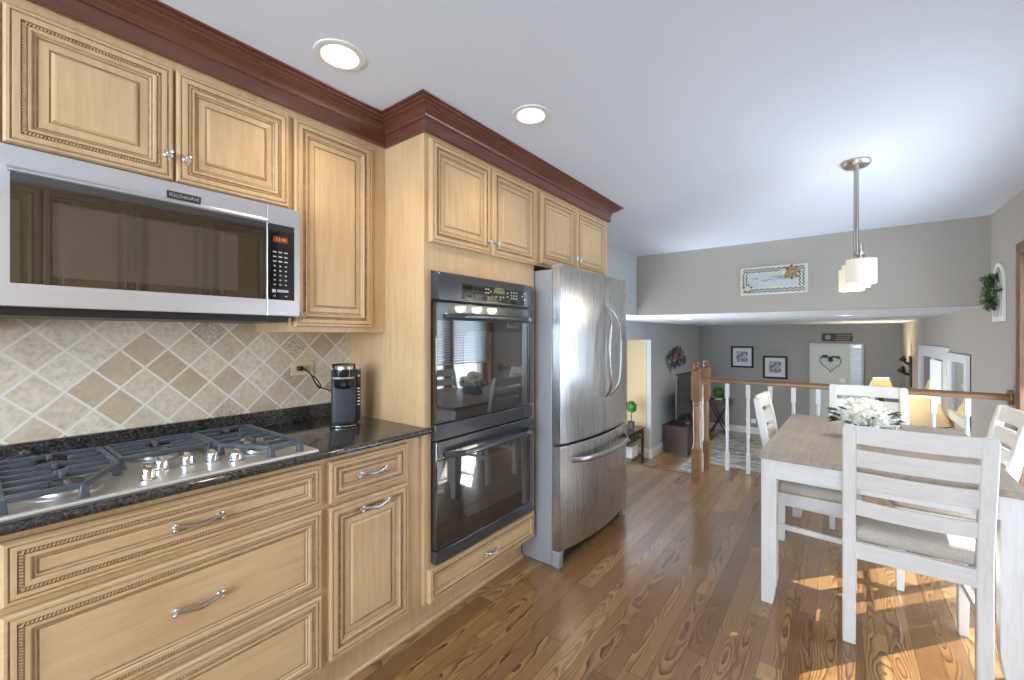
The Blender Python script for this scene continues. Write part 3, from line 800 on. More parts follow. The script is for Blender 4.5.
m.box(MX + .0216, MX + .0221, .672, .680, 1.430, 1.434).box(MX + .0216, MX + .0221, .712, .720, 1.430, 1.434)
m.build('panel_lettering', M['silver_print'], cp)
MB().prism([(MX + .0242, 1.6865), (MX + .031, 1.6880), (MX + .031, 1.6925), (MX + .0242, 1.701)], 'y', .066, YD - .001).build('grip_lip', M['steel_h'], dr)
bd = MB().box(MX + .0242, MX + .0262, .372, .457, 1.700, 1.723).build('badge', M['badge'], dr, bevel=.001)
text_mesh('badge_lettering', 'KitchenAid', .0165, M['silver_print'], bd, FX(MX + .0264, .4145, 1.7115))

# ------------------------------------------------------------------ cooktop
ck = thing('cooktop', 'stainless five-burner gas cooktop set into the granite', 'cooktop', (0, 0, 0))
TZ = .905
m = MB()
A = [(CXB, CY0), (CXF, CY0), (CXF, CY1), (CXB, CY1)]
def rr(x0, x1, y0, y1, i, z): return [(x0 + i, y0 + i, z), (x1 - i, y0 + i, z), (x1 - i, y1 - i, z), (x0 + i, y1 - i, z)]
secs = [rr(CXB, CXF, CY0, CY1, i, z) for i, z in ((0, TZ), (0, TZ + .004), (.003, TZ + .008), (.014, TZ + .009), (.022, TZ + .005), (.03, TZ + .004))]
for a in range(len(secs) - 1): m.loft([secs[a], secs[a + 1]], 0, caps=False)
m.add(secs[-1], [(0, 1, 2, 3)], 0); m.add(secs[0], [(3, 2, 1, 0)], 0)
m.build('tray', M['steel_tray'], ck, smooth=True, angle=25)
TT = TZ + .004
burners = [(-1.50, .155, .040), (-1.745, .155, .034), (-1.70, .385, .046), (-1.52, .600, .034), (-1.745, .600, .040)]
for bx, by, br in burners:
    b = MB().lathe([(br + .028, 0), (br + .026, .003), (br + .008, .004), (br + .006, .012), (br - .002, .015), (br - .004, .015)], (bx, by, TT), 24).build('burner', M['burner_ring'], ck, smooth=True)
    MB().lathe([(br, 0), (br + .001, .005), (br - .004, .010), (br - .012, .011)], (bx, by, TT + .0152), 24).build('burner_cap', M['burner'], b, smooth=True)
def grate(y0, y1, x0, x1, cut):
    # cut: +1 the +y front corner is angled, -1 the -y front corner, 0 straight
    m = MB(); z1 = TT + .038; th = .013; hh = .014
    def bar(p, q, w_=.011): m.bar((p[0], p[1], z1 - hh / 2), (q[0], q[1], z1 - hh / 2), w_, hh)
    cx = .16; cy = .085
    if cut == 1: out = [(x0, y0), (x1, y0), (x1, y1 - cy), (x1 - cx, y1), (x0, y1)]
    elif cut == -1: out = [(x0, y1), (x1, y1), (x1, y0 + cy), (x1 - cx, y0), (x0, y0)]
    else: out = [(x0, y0), (x1, y0), (x1, y1), (x0, y1)]
    for i in range(len(out)): bar(out[i], out[(i + 1) % len(out)], .013)
    # long fingers run along the counter
    nx = max(4, int((x1 - x0) / .062))
    for i in range(1, nx):
        x = x0 + (x1 - x0) * i / nx
        ya, yb = y0, y1
        if cut == 1 and x > x1 - cx: yb = y1 - cy * (x - (x1 - cx)) / cx
        if cut == -1 and x > x1 - cx: ya = y0 + cy * (x - (x1 - cx)) / cx
        ctr = any(abs(x - b[0]) < .030 and y0 < b[1] < y1 for b in burners)
        ym_ = (y0 + y1) / 2
        if ctr:
            bar((x, ya), (x, ym_ - .030), .010); bar((x, ym_ + .030), (x, yb), .010)
        else:
            bar((x, ya), (x, ym_ - .012), .010) if i % 2 else bar((x, ya), (x, yb), .010)
            if i % 2: bar((x, ym_ + .012), (x, yb), .010)
    for b in burners:
        if y0 < b[1] < y1:
            bar((b[0] - .085, b[1]), (b[0] - .030, b[1]), .011); bar((b[0] + .030, b[1]), (b[0] + .085, b[1]), .011)
    for (x, y) in out:
        m.bar((x, y, TT), (x, y, z1 - .004), .020, .020, (0, 1, 0), 0, .014, .014)
    for (x, y) in (((x0 + x1) / 2, y0), ((x0 + x1) / 2, y1)):
        m.bar((x, y, TT), (x, y, z1 - .004), .016, .016, (0, 1, 0))
    return m.build('grate', M['iron'], ck, bevel=.003)
grate(.052, .262, CXB + .035, CXF - .035, 1)
grate(.278, .492, CXB + .035, -1.615, 0)
grate(.508, .682, CXB + .035, CXF - .035, -1)
for kx, ky in ((-1.452, .304), (-1.525, .347), (-1.522, .408), (-1.505, .466), (-1.452, .512)):
    m = MB().lathe([(.021, 0), (.021, .003), (.0165, .005), (.0155, .023), (.014, .027), (.002, .0275)], (kx, ky, TT), 18)
    m.box(kx - .017, kx + .017, ky - .0045, ky + .0045, TT + .024, TT + .036)
    m.build('knob', M['chrome'], ck, smooth=True)
text_mesh('lettering', 'KitchenAid', .010, M['badge'], ck, Matrix(((0, -1, 0, -1.435), (1, 0, 0, .405), (0, 0, 1, TT + .0002), (0, 0, 0, 1))), .0002)

# ------------------------------------------------------------------ outlet and coffee maker
ol = thing('wall_outlet', 'cream outlet plate on the tiles beside the coffee maker', 'outlet', (0, 0, 0))
OXW = WL + .0125
MB().box(OXW, OXW + .005, .900, 1.002, 1.112, 1.176).build('plate', M['cream_plastic'], ol, bevel=.002)
for y in (.928, .974):
    MB().box(OXW + .005, OXW + .007, y - .017, y + .017, 1.128, 1.160).build('socket', M['cream_plastic'], ol, bevel=.002)
cf = thing('coffee_maker', 'tall slim charcoal single-serve coffee maker on the counter', 'coffee maker', (-1.70, 1.015, .905), math.radians(-34))
# local: front faces +x
def rbox(x0, x1, y0, y1, r, z, n=5):
    pts = []
    for cx, cy, a0 in ((x1 - r, y1 - r, 0), (x0 + r, y1 - r, 90), (x0 + r, y0 + r, 180), (x1 - r, y0 + r, 270)):
        for i in range(n + 1):
            a = math.radians(a0 + 90 * i / n)
            pts.append((cx + r * math.cos(a), cy + r * math.sin(a), z))
    return pts
MB().loft([rbox(-.062, .070, -.056, .056, .045, z) for z in (0, .004, .012, .016)]).build('base', M['coffee_gloss'], cf, smooth=True)
MB().loft([rbox(.005, .0705, -.0565, .0565, .045, z) for z in (.005, .0085)]).build('base_rim', M['pewter'], cf, smooth=True)
MB().loft([rbox(-.060, .030, -.051, .051, .016, z) for z in (.016, .225, .238)]).build('body', M['coffee_body'], cf, smooth=True)
MB().loft([rbox(-.05, .060 - d, -.043 + d, .043 - d, .038, z) for z, d in ((.160, .012), (.166, .004), (.178, 0), (.242, 0))]).build('head', M['coffee_gloss'], cf, smooth=True)
b_ = MB().loft([rbox(-.052, .0608, -.0438, .0438, .0385, z) for z in (.2035, .2105)]).build('band', M['silver_print'], cf, smooth=True)
text_mesh('band_lettering', 'KEURIG', .0075, M['badge'], b_, FX(.0612, 0, .207), .0002)
MB().loft([rbox(-.045, .054, -.038, .038, .036, z) for z in (.2425, .254)]).build('lid', M['pewter'], cf, smooth=True)
MB().tube([(-.03, -.042, .243), (.03, -.043, .262), (.056, 0, .266), (.03, .043, .262), (-.03, .042, .243)], .0048, 8).build('lid_handle', M['coffee_gloss'], cf, smooth=True)
MB().loft([rbox(-.062, .012, .0515, .068, .007, z) for z in (.016, .238)]).build('water_tank', M['coffee_gloss'], cf, smooth=True)
for q in range(6): MB().box(.0125, .0135, .054, .066, .085 + q * .014, .090 + q * .014).build('level_mark', M['silver_print'], cf)
MB().ball((.0125, .060, .212), .006, seg=8, rings=5).build('button', M['silver_print'], cf, smooth=True)
MB().lathe([(.010, 0), (.010, .004)], (.0590, 0, .180), 14, 'x').build('spout', M['black'], cf)
# cord, built in the maker's own space
ci = (Matrix.Translation((-1.70, 1.015, .905)) @ Matrix.Rotation(math.radians(-34), 4, 'Z')).inverted()
pw = [(OXW + .03, .931, 1.144), (OXW + .045, .94, 1.140), (OXW + .05, .962, 1.120), (OXW + .048, .982, 1.085), (OXW + .05, 1.0, 1.055), (OXW + .05, 1.012, 1.052), (OXW + .05, 1.006, 1.07),
      (OXW + .05, .985, 1.10), (OXW + .052, .972, 1.108), (OXW + .055, .978, 1.085), (OXW + .056, .998, 1.060), (OXW + .08, 1.016, 1.048), (OXW + .12, 1.016, 1.045), (OXW + .168, 1.012, 1.045)]
sm = []
for i in range(len(pw) - 1):
    p0, p1, p2, p3 = [Vector(pw[max(0, min(len(pw) - 1, j))]) for j in (i - 1, i, i + 1, i + 2)]
    for q in range(4):
        t_ = q / 4
        sm.append(.5 * ((2 * p1) + (p2 - p0) * t_ + (2 * p0 - 5 * p1 + 4 * p2 - p3) * t_ ** 2 + (3 * p1 - p0 - 3 * p2 + p3) * t_ ** 3))
cd = MB().tube([ci @ p for p in sm], .0032, 7).build('cord', M['black'], cf, smooth=True)
MB().box(OXW + .0075, OXW + .034, .920, .941, 1.134, 1.154).xf(ci).build('plug', M['black'], cd, bevel=.004)

# ------------------------------------------------------------------ double wall oven
ov = thing('double_oven', 'black double wall oven built into the tall cabinet', 'oven')
OX = TX + .0005; OY0, OY1 = 1.224, 1.945
MB().box(WL + .03, OX, 1.228, 1.94, .32, 1.57).build('body', M['black'], ov)
def oven_door(z0, z1, nm):
    d = MB().box(OX + .006, OX + .034, OY0 + .002, OY1 - .002, z0, z1).build(nm, M['black_glass'], ov, bevel=.004)
    MB().box(OX + .0342, OX + .036, OY0 + .002, OY1 - .002, z1 - .078, z1 - .002).build('door_rail', M['oven_grey'], d, bevel=.001)
    yl, yr = OY0 + .165, OY1 - .10
    # window: rounded rectangle
    pts = []
    r = .035; zz0, zz1 = z0 + .085, z1 - .125
    for cy, cz, a0 in ((yr - r, zz1 - r, 0), (yl + r, zz1 - r, 90), (yl + r, zz0 + r, 180), (yr - r, zz0 + r, 270)):
        for i in range(6):
            a = math.radians(a0 + 18 * i); pts.append((cy + r * math.cos(a), cz + r * math.sin(a)))
    MB().prism(pts, 'x', OX + .0342, OX + .0346).build('window', M['inner_glass'], d)
    MB().box(OX + .0342, OX + .0352, OY1 - .062, OY1 - .052, z0 + .01, z1 - .08).build('door_edge_line', M['black'], d)
    h = MB(); zh = z1 - .060
    hp = []
    for i in range(17):
        a = i / 16
        hp.append((OX + .036 + .052 * min(1, math.sin(PI * a) * 3.2) ** .7, OY0 + .045 + (OY1 - OY0 - .09) * a, zh))
    secs = []
    for i, p in enumerate(hp):
        secs.append([(p[0] + .011 * math.cos(q * PI / 4), p[1], p[2] + .013 * math.sin(q * PI / 4)) for q in range(8)])
    h.loft(secs)
    h.build('handle', M['oven_grey'], d, smooth=True)
cpn = MB()
A = [rbox(0, 1, 0, 1, .1, 0)]
def yz_round(y0, y1, z0, z1, r, x):
    return [(x, a, b) for a, b, _ in rbox(y0, y1, z0, z1, r, 0)]
cpn.loft([yz_round(OY0, OY1, 1.440, 1.566, .02, OX + .001), yz_round(OY0, OY1, 1.440, 1.566, .02, OX + .032), yz_round(OY0 + .008, OY1 - .008, 1.446, 1.558, .018, OX + .040)])
co = cpn.build('control_panel', M['oven_grey'], ov, smooth=True, angle=30)
MB().box(OX + .0402, OX + .0412, 1.375, 1.875, 1.456, 1.528).build('control_glass', M['black_glass'], co)
MB().box(OX + .0413, OX + .0418, 1.595, 1.680, 1.500, 1.521).build('display', M['display_green'], co)
m = MB()
for y, z in ((1.535, 1.515), (1.553, 1.515), (1.535, 1.498), (1.553, 1.498), (1.571, 1.507), (1.612, 1.484), (1.645, 1.484), (1.645, 1.472), (1.668, 1.484), (1.702, 1.507), (1.702, 1.489),
             (1.735, 1.514), (1.757, 1.514), (1.779, 1.514), (1.735, 1.498), (1.757, 1.498), (1.779, 1.498), (1.735, 1.483), (1.757, 1.483), (1.779, 1.483), (1.83, 1.50), (1.85, 1.515), (1.85, 1.485)):
    MB().box(OX + .0413, OX + .0417, y - .006, y + .006, z - .0035, z + .0035).build('key', M['silver_print'], co)
MB().box(OX + .0413, OX + .0417, 1.606, 1.668, 1.524, 1.5265).build('panel_lettering', M['silver_print'], co)
oven_door(.915, 1.436, 'upper_door')
MB().box(OX + .002, OX + .030, OY0, OY1, .842, .911).build('middle_trim', M['oven_grey'], ov, bevel=.004)
oven_door(.378, .838, 'lower_door')
MB().box(OX + .002, OX + .032, OY0, OY1, .316, .372).build('bottom_trim', M['oven_grey'], ov, bevel=.005)

# ------------------------------------------------------------------ refrigerator
fr = thing('refrigerator', 'stainless french-door refrigerator with a bottom freezer drawer', 'refrigerator')
FY0, FY1, FBX, FEX, FCX = 2.015, 2.935, -1.268, -1.208, -1.158
MB().box(-1.91, FBX, FY0, FY1, .003, 1.664).build('body', M['steel_dull'], fr, bevel=.004)
def curved_front(y0, y1, z0, z1):
    # slice of the bowed front between y0 and y1
    n = 10; m = MB(); back = FBX + .004
    def xf_(y):
        u = (y - (FY0 + FY1) / 2) / ((FY1 - FY0) / 2)
        return FCX - (FCX - FEX) * u * u
    ys = [y0 + (y1 - y0) * i / n for i in range(n + 1)]
    poly = [(back, y0)] + [(xf_(y) - (.006 if i in (0, n) else 0), y) for i, y in enumerate(ys)] + [(back, y1)]
    def ins(z, d): return [(x - (d if 0 < i < len(poly) - 1 else 0), y, z) for i, (x, y) in enumerate(poly)]
    m.loft([ins(z0, .005), ins(z0 + .006, 0), ins(z1 - .006, 0), ins(z1, .005)])
    return m, xf_
yc = 2.475
for (y0, y1, sgn) in ((FY0 + .001, yc - .003, -1), (yc + .003, FY1 - .001, 1)):
    m, xf_ = curved_front(y0, y1, .690, 1.672)
    d = m.build('door', M['steel'], fr, smooth=True, angle=35)
    h = MB(); pts = []
    for i in range(19):
        a = i / 18; s_ = math.sin(PI * a)
        pts.append((FCX + .012 + .052 * min(1, s_ * 2.2) ** .8, yc + sgn * (.028 + .055 * s_), .910 + .56 * a))
    secs = []
    for p in pts:
        secs.append([(p[0] + .010 * math.cos(q * PI / 4), p[1] + .0125 * math.sin(q * PI / 4), p[2]) for q in range(8)])
    h.loft(secs).build('handle', M['handle_steel'], d, smooth=True)
    if sgn == 1:
        xl = xf_(FY1 - .09) + .0005
        MB().lathe([(.016, 0), (.016, .003), (.012, .004)], (xl - .001, FY1 - .09, 1.605), 20, 'x').build('round_badge', M['pewter'], d, smooth=True)
m, xf_ = curved_front(FY0 + .001, FY1 - .001, .098, .674)
d = m.build('freezer_drawer', M['steel'], fr, smooth=True, angle=35)
pts = []
for i in range(17):
    a = i / 16; s_ = math.sin(PI * a)
    y = FY0 + .08 + (FY1 - FY0 - .16) * a
    pts.append((xf_(y) + .002 + .045 * min(1, s_ * 3) ** .8, y, .592 - .012 * s_))
h = MB()
h.loft([[(p[0] + .009 * math.cos(q * PI / 4), p[1], p[2] + .016 * math.sin(q * PI / 4)) for q in range(8)] for p in pts])
h.build('handle', M['handle_steel'], d, smooth=True)
MB().box(FBX, FEX, FY0, FY0 + .05, 1.6725, 1.688).build('hinge_cover', M['steel_dull'], fr, bevel=.003)
MB().box(FBX, FEX, FY1 - .05, FY1, 1.6725, 1.688).build('hinge_cover', M['steel_dull'], fr, bevel=.003)
m = MB().box(FBX + .001, FBX + .02, FY0 + .05, FY1 - .05, .012, .090)
m.build('kick_grille', M['black'], fr)
for y0, y1 in ((FY0, FY0 + .045), (FY1 - .045, FY1)):
    MB().prism([(FBX + .001, .0), (FEX - .015, .0), (FEX - .012, .06), (FEX - .005, .092), (FBX + .001, .092)], 'y', y0, y1).build('foot', M['steel_dull'], fr, bevel=.004)

# ------------------------------------------------------------------ ceiling lights
def can_light(x, y, z, r, name, label, group, mesh_only=None, power=9):
    t = thing(name, label, 'ceiling light', (x, y, z), 0, group)
    MB().lathe([(r * 1.36, 0), (r * 1.34, -.004), (r * 1.1, -.007), (r, -.004), (r, 0)], (0, 0, 0), 32, caps=False).build('trim_ring', M['white_paint'], t, smooth=True)
    MB().lathe([(r, -.002), (r * .97, .0), (r * .88, .003)], (0, 0, -.004), 32, caps=False).build('reflector', M['bulb_inner'], t, smooth=True)
    MB().lathe([(r * .90, -.0015), (r * .60, -.004), (r * .2, -.0055), (.001, -.006)], (0, 0, 0), 28, caps=False).build('lens', M['bulb'], t, smooth=True)
    if power: light('can_glow', 'SPOT', (x, y, z - .02), power * .9, (1.0, 0.84, 0.62), direction=(0, 0, -1), spot_size=math.radians(130), spot_blend=.8, shadow_soft_size=.05)
    return t
can_light(-1.362, .798, CZ, .062, 'recessed_light', 'round recessed ceiling light nearest the camera, over the cooktop', 'recessed lights in the kitchen ceiling')
can_light(-1.066, 1.522, CZ, .062, 'recessed_light', 'round recessed ceiling light in front of the oven cabinet', 'recessed lights in the kitchen ceiling')
import itertools
fam = [(686, 319), (714, 324), (846, 315), (846, 321)]
sn, cs = math.sin(YAW), math.cos(YAW)
def pix_on_z(px, py, z):
    u = (px - 512) / FPX; v = (336 - py) / FPX
    k = (z - 1.29) / v
    return (-sn + u * cs) * k, (cs + u * sn) * k
labs = ['small recessed light nearest the left end of the lower ceiling', 'small recessed light second from the left in the lower ceiling', 'small recessed light closest to the ceiling drop, under the pendant', 'small recessed light farther back, above the heart door']
for (px, py), lb in zip(((686.5, 319.2), (714, 323.5), (846, 315.2), (846, 321)), labs):
    x, y = pix_on_z(px, py, LZ)
    can_light(x, y, LZ, .075, 'recessed_light', lb, 'recessed lights in the family room ceiling', power=26)

# ------------------------------------------------------------------ pendant
pd = thing('pendant_light', 'brushed nickel pendant with three white glass shades over the table', 'pendant light', (.080, 3.04, CZ), math.radians(4))
sec = []
for f_, z in ((1, -.0005), (1, -.012), (.85, -.024), (.4, -.030)):
    sec.append([(.066 * f_ * math.cos(2 * PI * k / 28), .082 * f_ * math.sin(2 * PI * k / 28), z) for k in range(28)])
MB().loft(sec).build('canopy', M['nickel'], pd, smooth=True)
ZB = -.532
for y in (-.055, .055):
    MB().tube([(0, y, -.028), (0, y, ZB)], .0065, 10).build('rod', M['nickel'], pd, smooth=True)
MB().box(-.008, .008, -.235, .235, ZB - .016, ZB).build('bar', M['nickel'], pd, bevel=.003)
for y in (-.21, 0, .21):
    h = MB().lathe([(.008, .05), (.008, .0), (.016, -.004), (.018, -.04)], (0, y, ZB - .012), 12).build('holder', M['nickel'], pd, smooth=True)
    sh = MB(); n = 14; ou = []; inn = []
    ring = []
    for k in range(n + 1):
        a = -1 + 2 * k / n
        ring.append((.062 * a, -.036 * (1 - a * a) - .014))
    ring2 = [(x, -yv) for x, yv in reversed(ring)]
    poly = ring + ring2
    inner = [(x * .93, yv * .9) for x, yv in poly]
    z0, z1 = ZB - .165, ZB - .040
    secs = [[(x, y + yv, z) for x, yv in poly] for z in (z0, z1)] + [[(x, y + yv, z) for x, yv in inner] for z in (z1, z0)]
    secs.append(secs[0])
    sh.loft(secs, caps=False)
    so = sh.build('shade', M['shade_glass'], pd, smooth=True)
    MB().ball((0, y, ZB - .10), .022, sc=(1, 1, 1.3)).build('bulb', M['bulb'], so, smooth=True)
    q = Matrix.Translation((.080, 3.04, CZ)) @ Matrix.Rotation(math.radians(4), 4, 'Z') @ Vector((0, y, ZB - .17))
    light('pendant_glow', 'POINT', q, 3.0, (1.0, 0.84, 0.6), shadow_soft_size=.05)

# ------------------------------------------------------------------ dining table
TB = (-.285, .570, 2.34, 3.685, .725)
tb = thing('dining_table', 'whitewashed dining table with a grey-brown plank top', 'table', (.1425, 3.0125, 0), math.radians(-1.8))
x0, x1, y0, y1 = TB[0] - .1425, TB[1] - .1425, TB[2] - 3.0125, TB[3] - 3.0125
MB().box(x0, x1, y0, y1, .699, .725).build('tabletop', M['table_top'], tb, bevel=.003)
for xa, xb, ya, yb in ((x0 + .07, x1 - .07, y0 + .018, y0 + .038), (x0 + .07, x1 - .07, y1 - .038, y1 - .018), (x0 + .018, x0 + .038, y0 + .07, y1 - .07), (x1 - .038, x1 - .018, y0 + .07, y1 - .07)):
    MB().box(xa, xb, ya, yb, .608, .6985).build('apron', M['whitewash_x'], tb, bevel=.002)
for sx in (0, 1):
    for sy in (0, 1):
        cx = x0 + .040 if sx == 0 else x1 - .040; cy = y0 + .056 if sy == 0 else y1 - .056
        ix = 1 if sx == 0 else -1; iy = 1 if sy == 0 else -1
        m = MB(); h_ = .032
        def sq(h, z, ox=0, oy=0): return [(cx - h, cy - h, z), (cx + h, cy - h, z), (cx + h, cy + h, z), (cx - h, cy + h, z)]
        lo = [(cx - ix * h_, cy - iy * h_, 0), (cx + ix * .016, cy - iy * h_, 0), (cx + ix * .016, cy + iy * .016, 0), (cx - ix * h_, cy + iy * .016, 0)]
        md = [(cx - ix * h_, cy - iy * h_, .11), (cx + ix * h_, cy - iy * h_, .11), (cx + ix * h_, cy + iy * h_, .11), (cx - ix * h_, cy + iy * h_, .11)]
        tp = [(a, b, .6985) for a, b, _ in md]
        m.loft([lo, md, tp]).build('leg', M['whitewash'], tb, bevel=.003)

# ------------------------------------------------------------------ dining chairs (local: faces +y)
def make_chair(label):
    t = thing('dining_chair', label, 'chair', (0, 0, 0), 0, 'dining chairs round the table')
    def rear_y(z):   # centre line of the rear post
        if z < .44: return -.172 + .004 * z / .44
        return -.168 - .087 * ((z - .44) / .49) ** 1.15
    for s_ in (-1, 1):
        secs = []
        for z in (0, .12, .25, .40, .47, .58, .70, .82, .915, .930):
            w_ = .0225; d_ = .020 if z < .9 else .016
            if z == .93: w_ = .016
            y = rear_y(z); x = s_ * .195
            secs.append([(x - w_, y - d_, z), (x + w_, y - d_, z), (x + w_, y + d_, z), (x - w_, y + d_, z)])
        MB().loft(secs).build('rear_leg', M['whitewash'], t, bevel=.005)
        MB().loft([[(s_ * .196 - q, .175 - q, z), (s_ * .196 + q, .175 - q, z), (s_ * .196 + q, .175 + q, z), (s_ * .196 - q, .175 + q, z)] for z, q in ((0, .0155), (.38, .020), (.425, .020))]).build('front_leg', M['whitewash'], t, bevel=.003)
        MB().bar((s_ * .197, -.168, .393), (s_ * .196, .155, .393), .022, .06).build('side_rail', M['whitewash_x'], t)
        MB().bar((s_ * .198, -.170, .235), (s_ * .196, .16, .225), .018, .028).build('stretcher', M['whitewash_x'], t, bevel=.002)
    MB().box(-.176, .176, .163, .187, .363, .423).build('front_rail', M['whitewash_x'], t, bevel=.002)
    MB().box(-.176, .176, -.184, -.158, .360, .428).build('back_rail', M['whitewash_x'], t, bevel=.002)
    for z0, z1 in ((.852, .928), (.756, .826), (.662, .730), (.545, .608)):
        m = MB(); n = 8; secs = []
        for i in range(n + 1):
            a = -1 + 2 * i / n; x = .178 * a; bow = -.022 * (1 - a * a)
            ya, yb = rear_y(z0) + bow, rear_y(z1) + bow
            secs.append([(x, ya - .009, z0), (x, ya + .009, z0), (x, yb + .009, z1), (x, yb - .009, z1)])
        m.loft(secs).build('slat', M['whitewash_x'], t, bevel=.003)
    # upholstered seat
    m = MB(); secs = []
    for i_, z in ((.006, .4255), (0, .433), (0, .456), (.006, .469), (.020, .478), (.05, .483)):
        secs.append(rbox(-.212 + i_, .212 - i_, -.150 + i_, .212 - i_, .03, z))
    m.loft(secs).build('seat_cushion', M['linen'], t, smooth=True, angle=60)
    return t
chair = make_chair('white ladder-back dining chair nearest the camera with its back turned')
chair.location = (.232, 2.465, 0)
for lb, x, y, rz in (('white ladder-back dining chair at the far table end in front of the railing', .165, 3.735, PI),
                     ('white ladder-back dining chair on the side of the table toward the refrigerator', -.115, 2.98, -PI / 2),
                     ('white ladder-back dining chair on the patio door side of the table', .425, 3.11, PI / 2)):
    c = copy_tree(chair); c['label'] = lb
    c.location = (x, y, 0); c.rotation_euler = (0, 0, rz)

# ------------------------------------------------------------------ flowers on the table
fl = thing('flower_arrangement', 'white flower centrepiece in a low box on the dining table', 'flower arrangement', (.115, 3.02, .7255), math.radians(0)); fl.scale = (.82, .9, .95)
m = MB()
for x0, x1, y0, y1, z0, z1 in ((-.10, .10, -.055, .055, 0, .008), (-.10, .10, -.055, -.047, .008, .085), (-.10, .10, .047, .055, .008, .085), (-.10, -.092, -.047, .047, .008, .085), (.092, .10, -.047, .047, .008, .085), (-.092, .092, -.047, .047, .008, .07)):
    m.box(x0, x1, y0, y1, z0, z1)
m.build('planter_box', M['planter'], fl)
rnd = random.Random(3)
blooms = [(-.095, -.04, .130, .060), (-.015, -.06, .135, .068), (.070, -.05, .125, .062), (.125, -.015, .105, .052), (-.05, .03, .172, .064), (.045, .03, .168, .064), (-.12, .03, .120, .048), (.0, .0, .185, .058), (.10, .04, .135, .052)]
for bx, by, bz, br in blooms:
    pm = MB()
    pm.ball((bx, by, bz), br * .72, 0, 12, 8)
    for k in range(56):
        zz = 1 - 1.75 * (k + .5) / 56; a = 2.39996 * k; q = math.sqrt(max(0, 1 - zz * zz))
        nrm = Vector((q * math.cos(a), q * math.sin(a), zz))
        tan = nrm.cross(Vector((0, 0, 1.0)))
        if tan.length < .05: tan = Vector((1, 0, 0))
        tan.normalize(); up2 = tan.cross(nrm)
        d = (nrm * .75 + tan * rnd.uniform(-.7, .7) + up2 * rnd.uniform(-.6, .6)).normalized()
        pm.leaf(Vector((bx, by, bz)) + nrm * br * .62, d, nrm, br * .46, br * .46, 0, .3)
    o = pm.build('bloom', M['petal'], fl, smooth=True, angle=80)
MB().ball((-.01, -.118, .150), .016, 0, 8, 5).build('bloom_heart', M['petal_heart'], fl, smooth=True)
lm = MB()
for k in range(40):
    az = rnd.gauss(PI + .3, .5) if k < 16 else rnd.gauss(-.2, .5) if k < 26 else rnd.uniform(0, 2 * PI); e = rnd.uniform(-.35, .5)
    d = Vector((math.cos(az), math.sin(az) * .7, e))
    c0 = Vector((math.cos(az) * .135, math.sin(az) * .075, .09 + rnd.uniform(-.01, .07)))
    lm.leaf(c0, d, (0, 0, 1), rnd.uniform(.05, .08), rnd.uniform(.028, .04), 0, .3)
lm.build('foliage', M['leaf_dark'], fl, smooth=True, angle=80)

# ------------------------------------------------------------------ railing
rl = thing('stair_railing', 'oak handrail with white balusters and two oak newel posts', 'railing', (0, 0, 0))
RY, RZ = 4.50, .858
def newel(x, y):
    m = MB(); h_ = .037
    m.box(x - h_, x + h_, y - h_, y + h_, 0, .26)
    m.box(x - h_, x + h_, y - h_, y + h_, .70, .975)
    m.lathe([(0.036, 0.26), (0.032, 0.272), (0.0288, 0.28), (0.032, 0.29), (0.0256, 0.31), (0.024, 0.33), (0.0272, 0.48), (0.0304, 0.6), (0.0288, 0.64), (0.024, 0.655), (0.0304, 0.665), (0.0304, 0.675), (0.0272, 0.685), (0.036, 0.7)], (x, y, 0), 20)
    o = m.build('newel_post', M['oak_rail'], rl, bevel=.004)
    c_ = MB().lathe([(0.0328, 0.9752), (0.0262, 0.985), (0.018, 0.99), (0.0197, 0.998), (0.0279, 1.004), (0.0279, 1.012), (0.0197, 1.018), (0.018, 1.024), (0.0246, 1.03), (0.0262, 1.04), (0.0213, 1.048), (0.0082, 1.053), (0.0008, 1.054)], (x, y, 0), 20)
    c_.build('newel_cap', M['oak_rail_h'], o, smooth=True, angle=60)
newel(-1.026, 4.10); newel(-1.030, RY - .03)
def rail_prof(c0, c1, axis):
    p = [(-.030, -.022), (.030, -.022), (.032, .000), (.028, .014), (.014, .024), (-.014, .024), (-.028, .014), (-.032, 0)]
    m = MB()
    if axis == 'x': m.loft([[(x, RY + a, RZ + b) for a, b in p] for x in (c0, c1)])
    else: m.loft([[(-1.028 + a, y, RZ + b) for a, b in p] for y in (c0, c1)])
    return m.build('handrail', M['oak_rail_h'], rl, smooth=True, angle=45)
rail_prof(-.992, WR - .021, 'x')
rail_prof(4.138, RY - .068, 'y')
MB().lathe([(.052, 0), (.055, .004), (.055, .014), (.046, .020)], (WR - .0205, RY, RZ), 24, 'x').build('rosette', M['oak_rail_h'], rl, smooth=True)
def baluster(x, y):
    m = MB(); h_ = .0165; zt = RZ - .022
    m.box(x - h_, x + h_, y - h_, y + h_, .0005, .17)
    m.box(x - h_, x + h_, y - h_, y + h_, zt - .13, zt)
    m.lathe([(.016, .17), (.0125, .19), (.0115, .22), (.0145, .40), (.0155, .52), (.0125, zt - .165), (.0115, zt - .15), (.016, zt - .13)], (x, y, 0), 12)
    m.build('baluster', M['white_paint'], rl, smooth=True, angle=35)
for k in range(10): baluster(-.845 + .1775 * k, RY)
baluster(-1.028, 4.285)

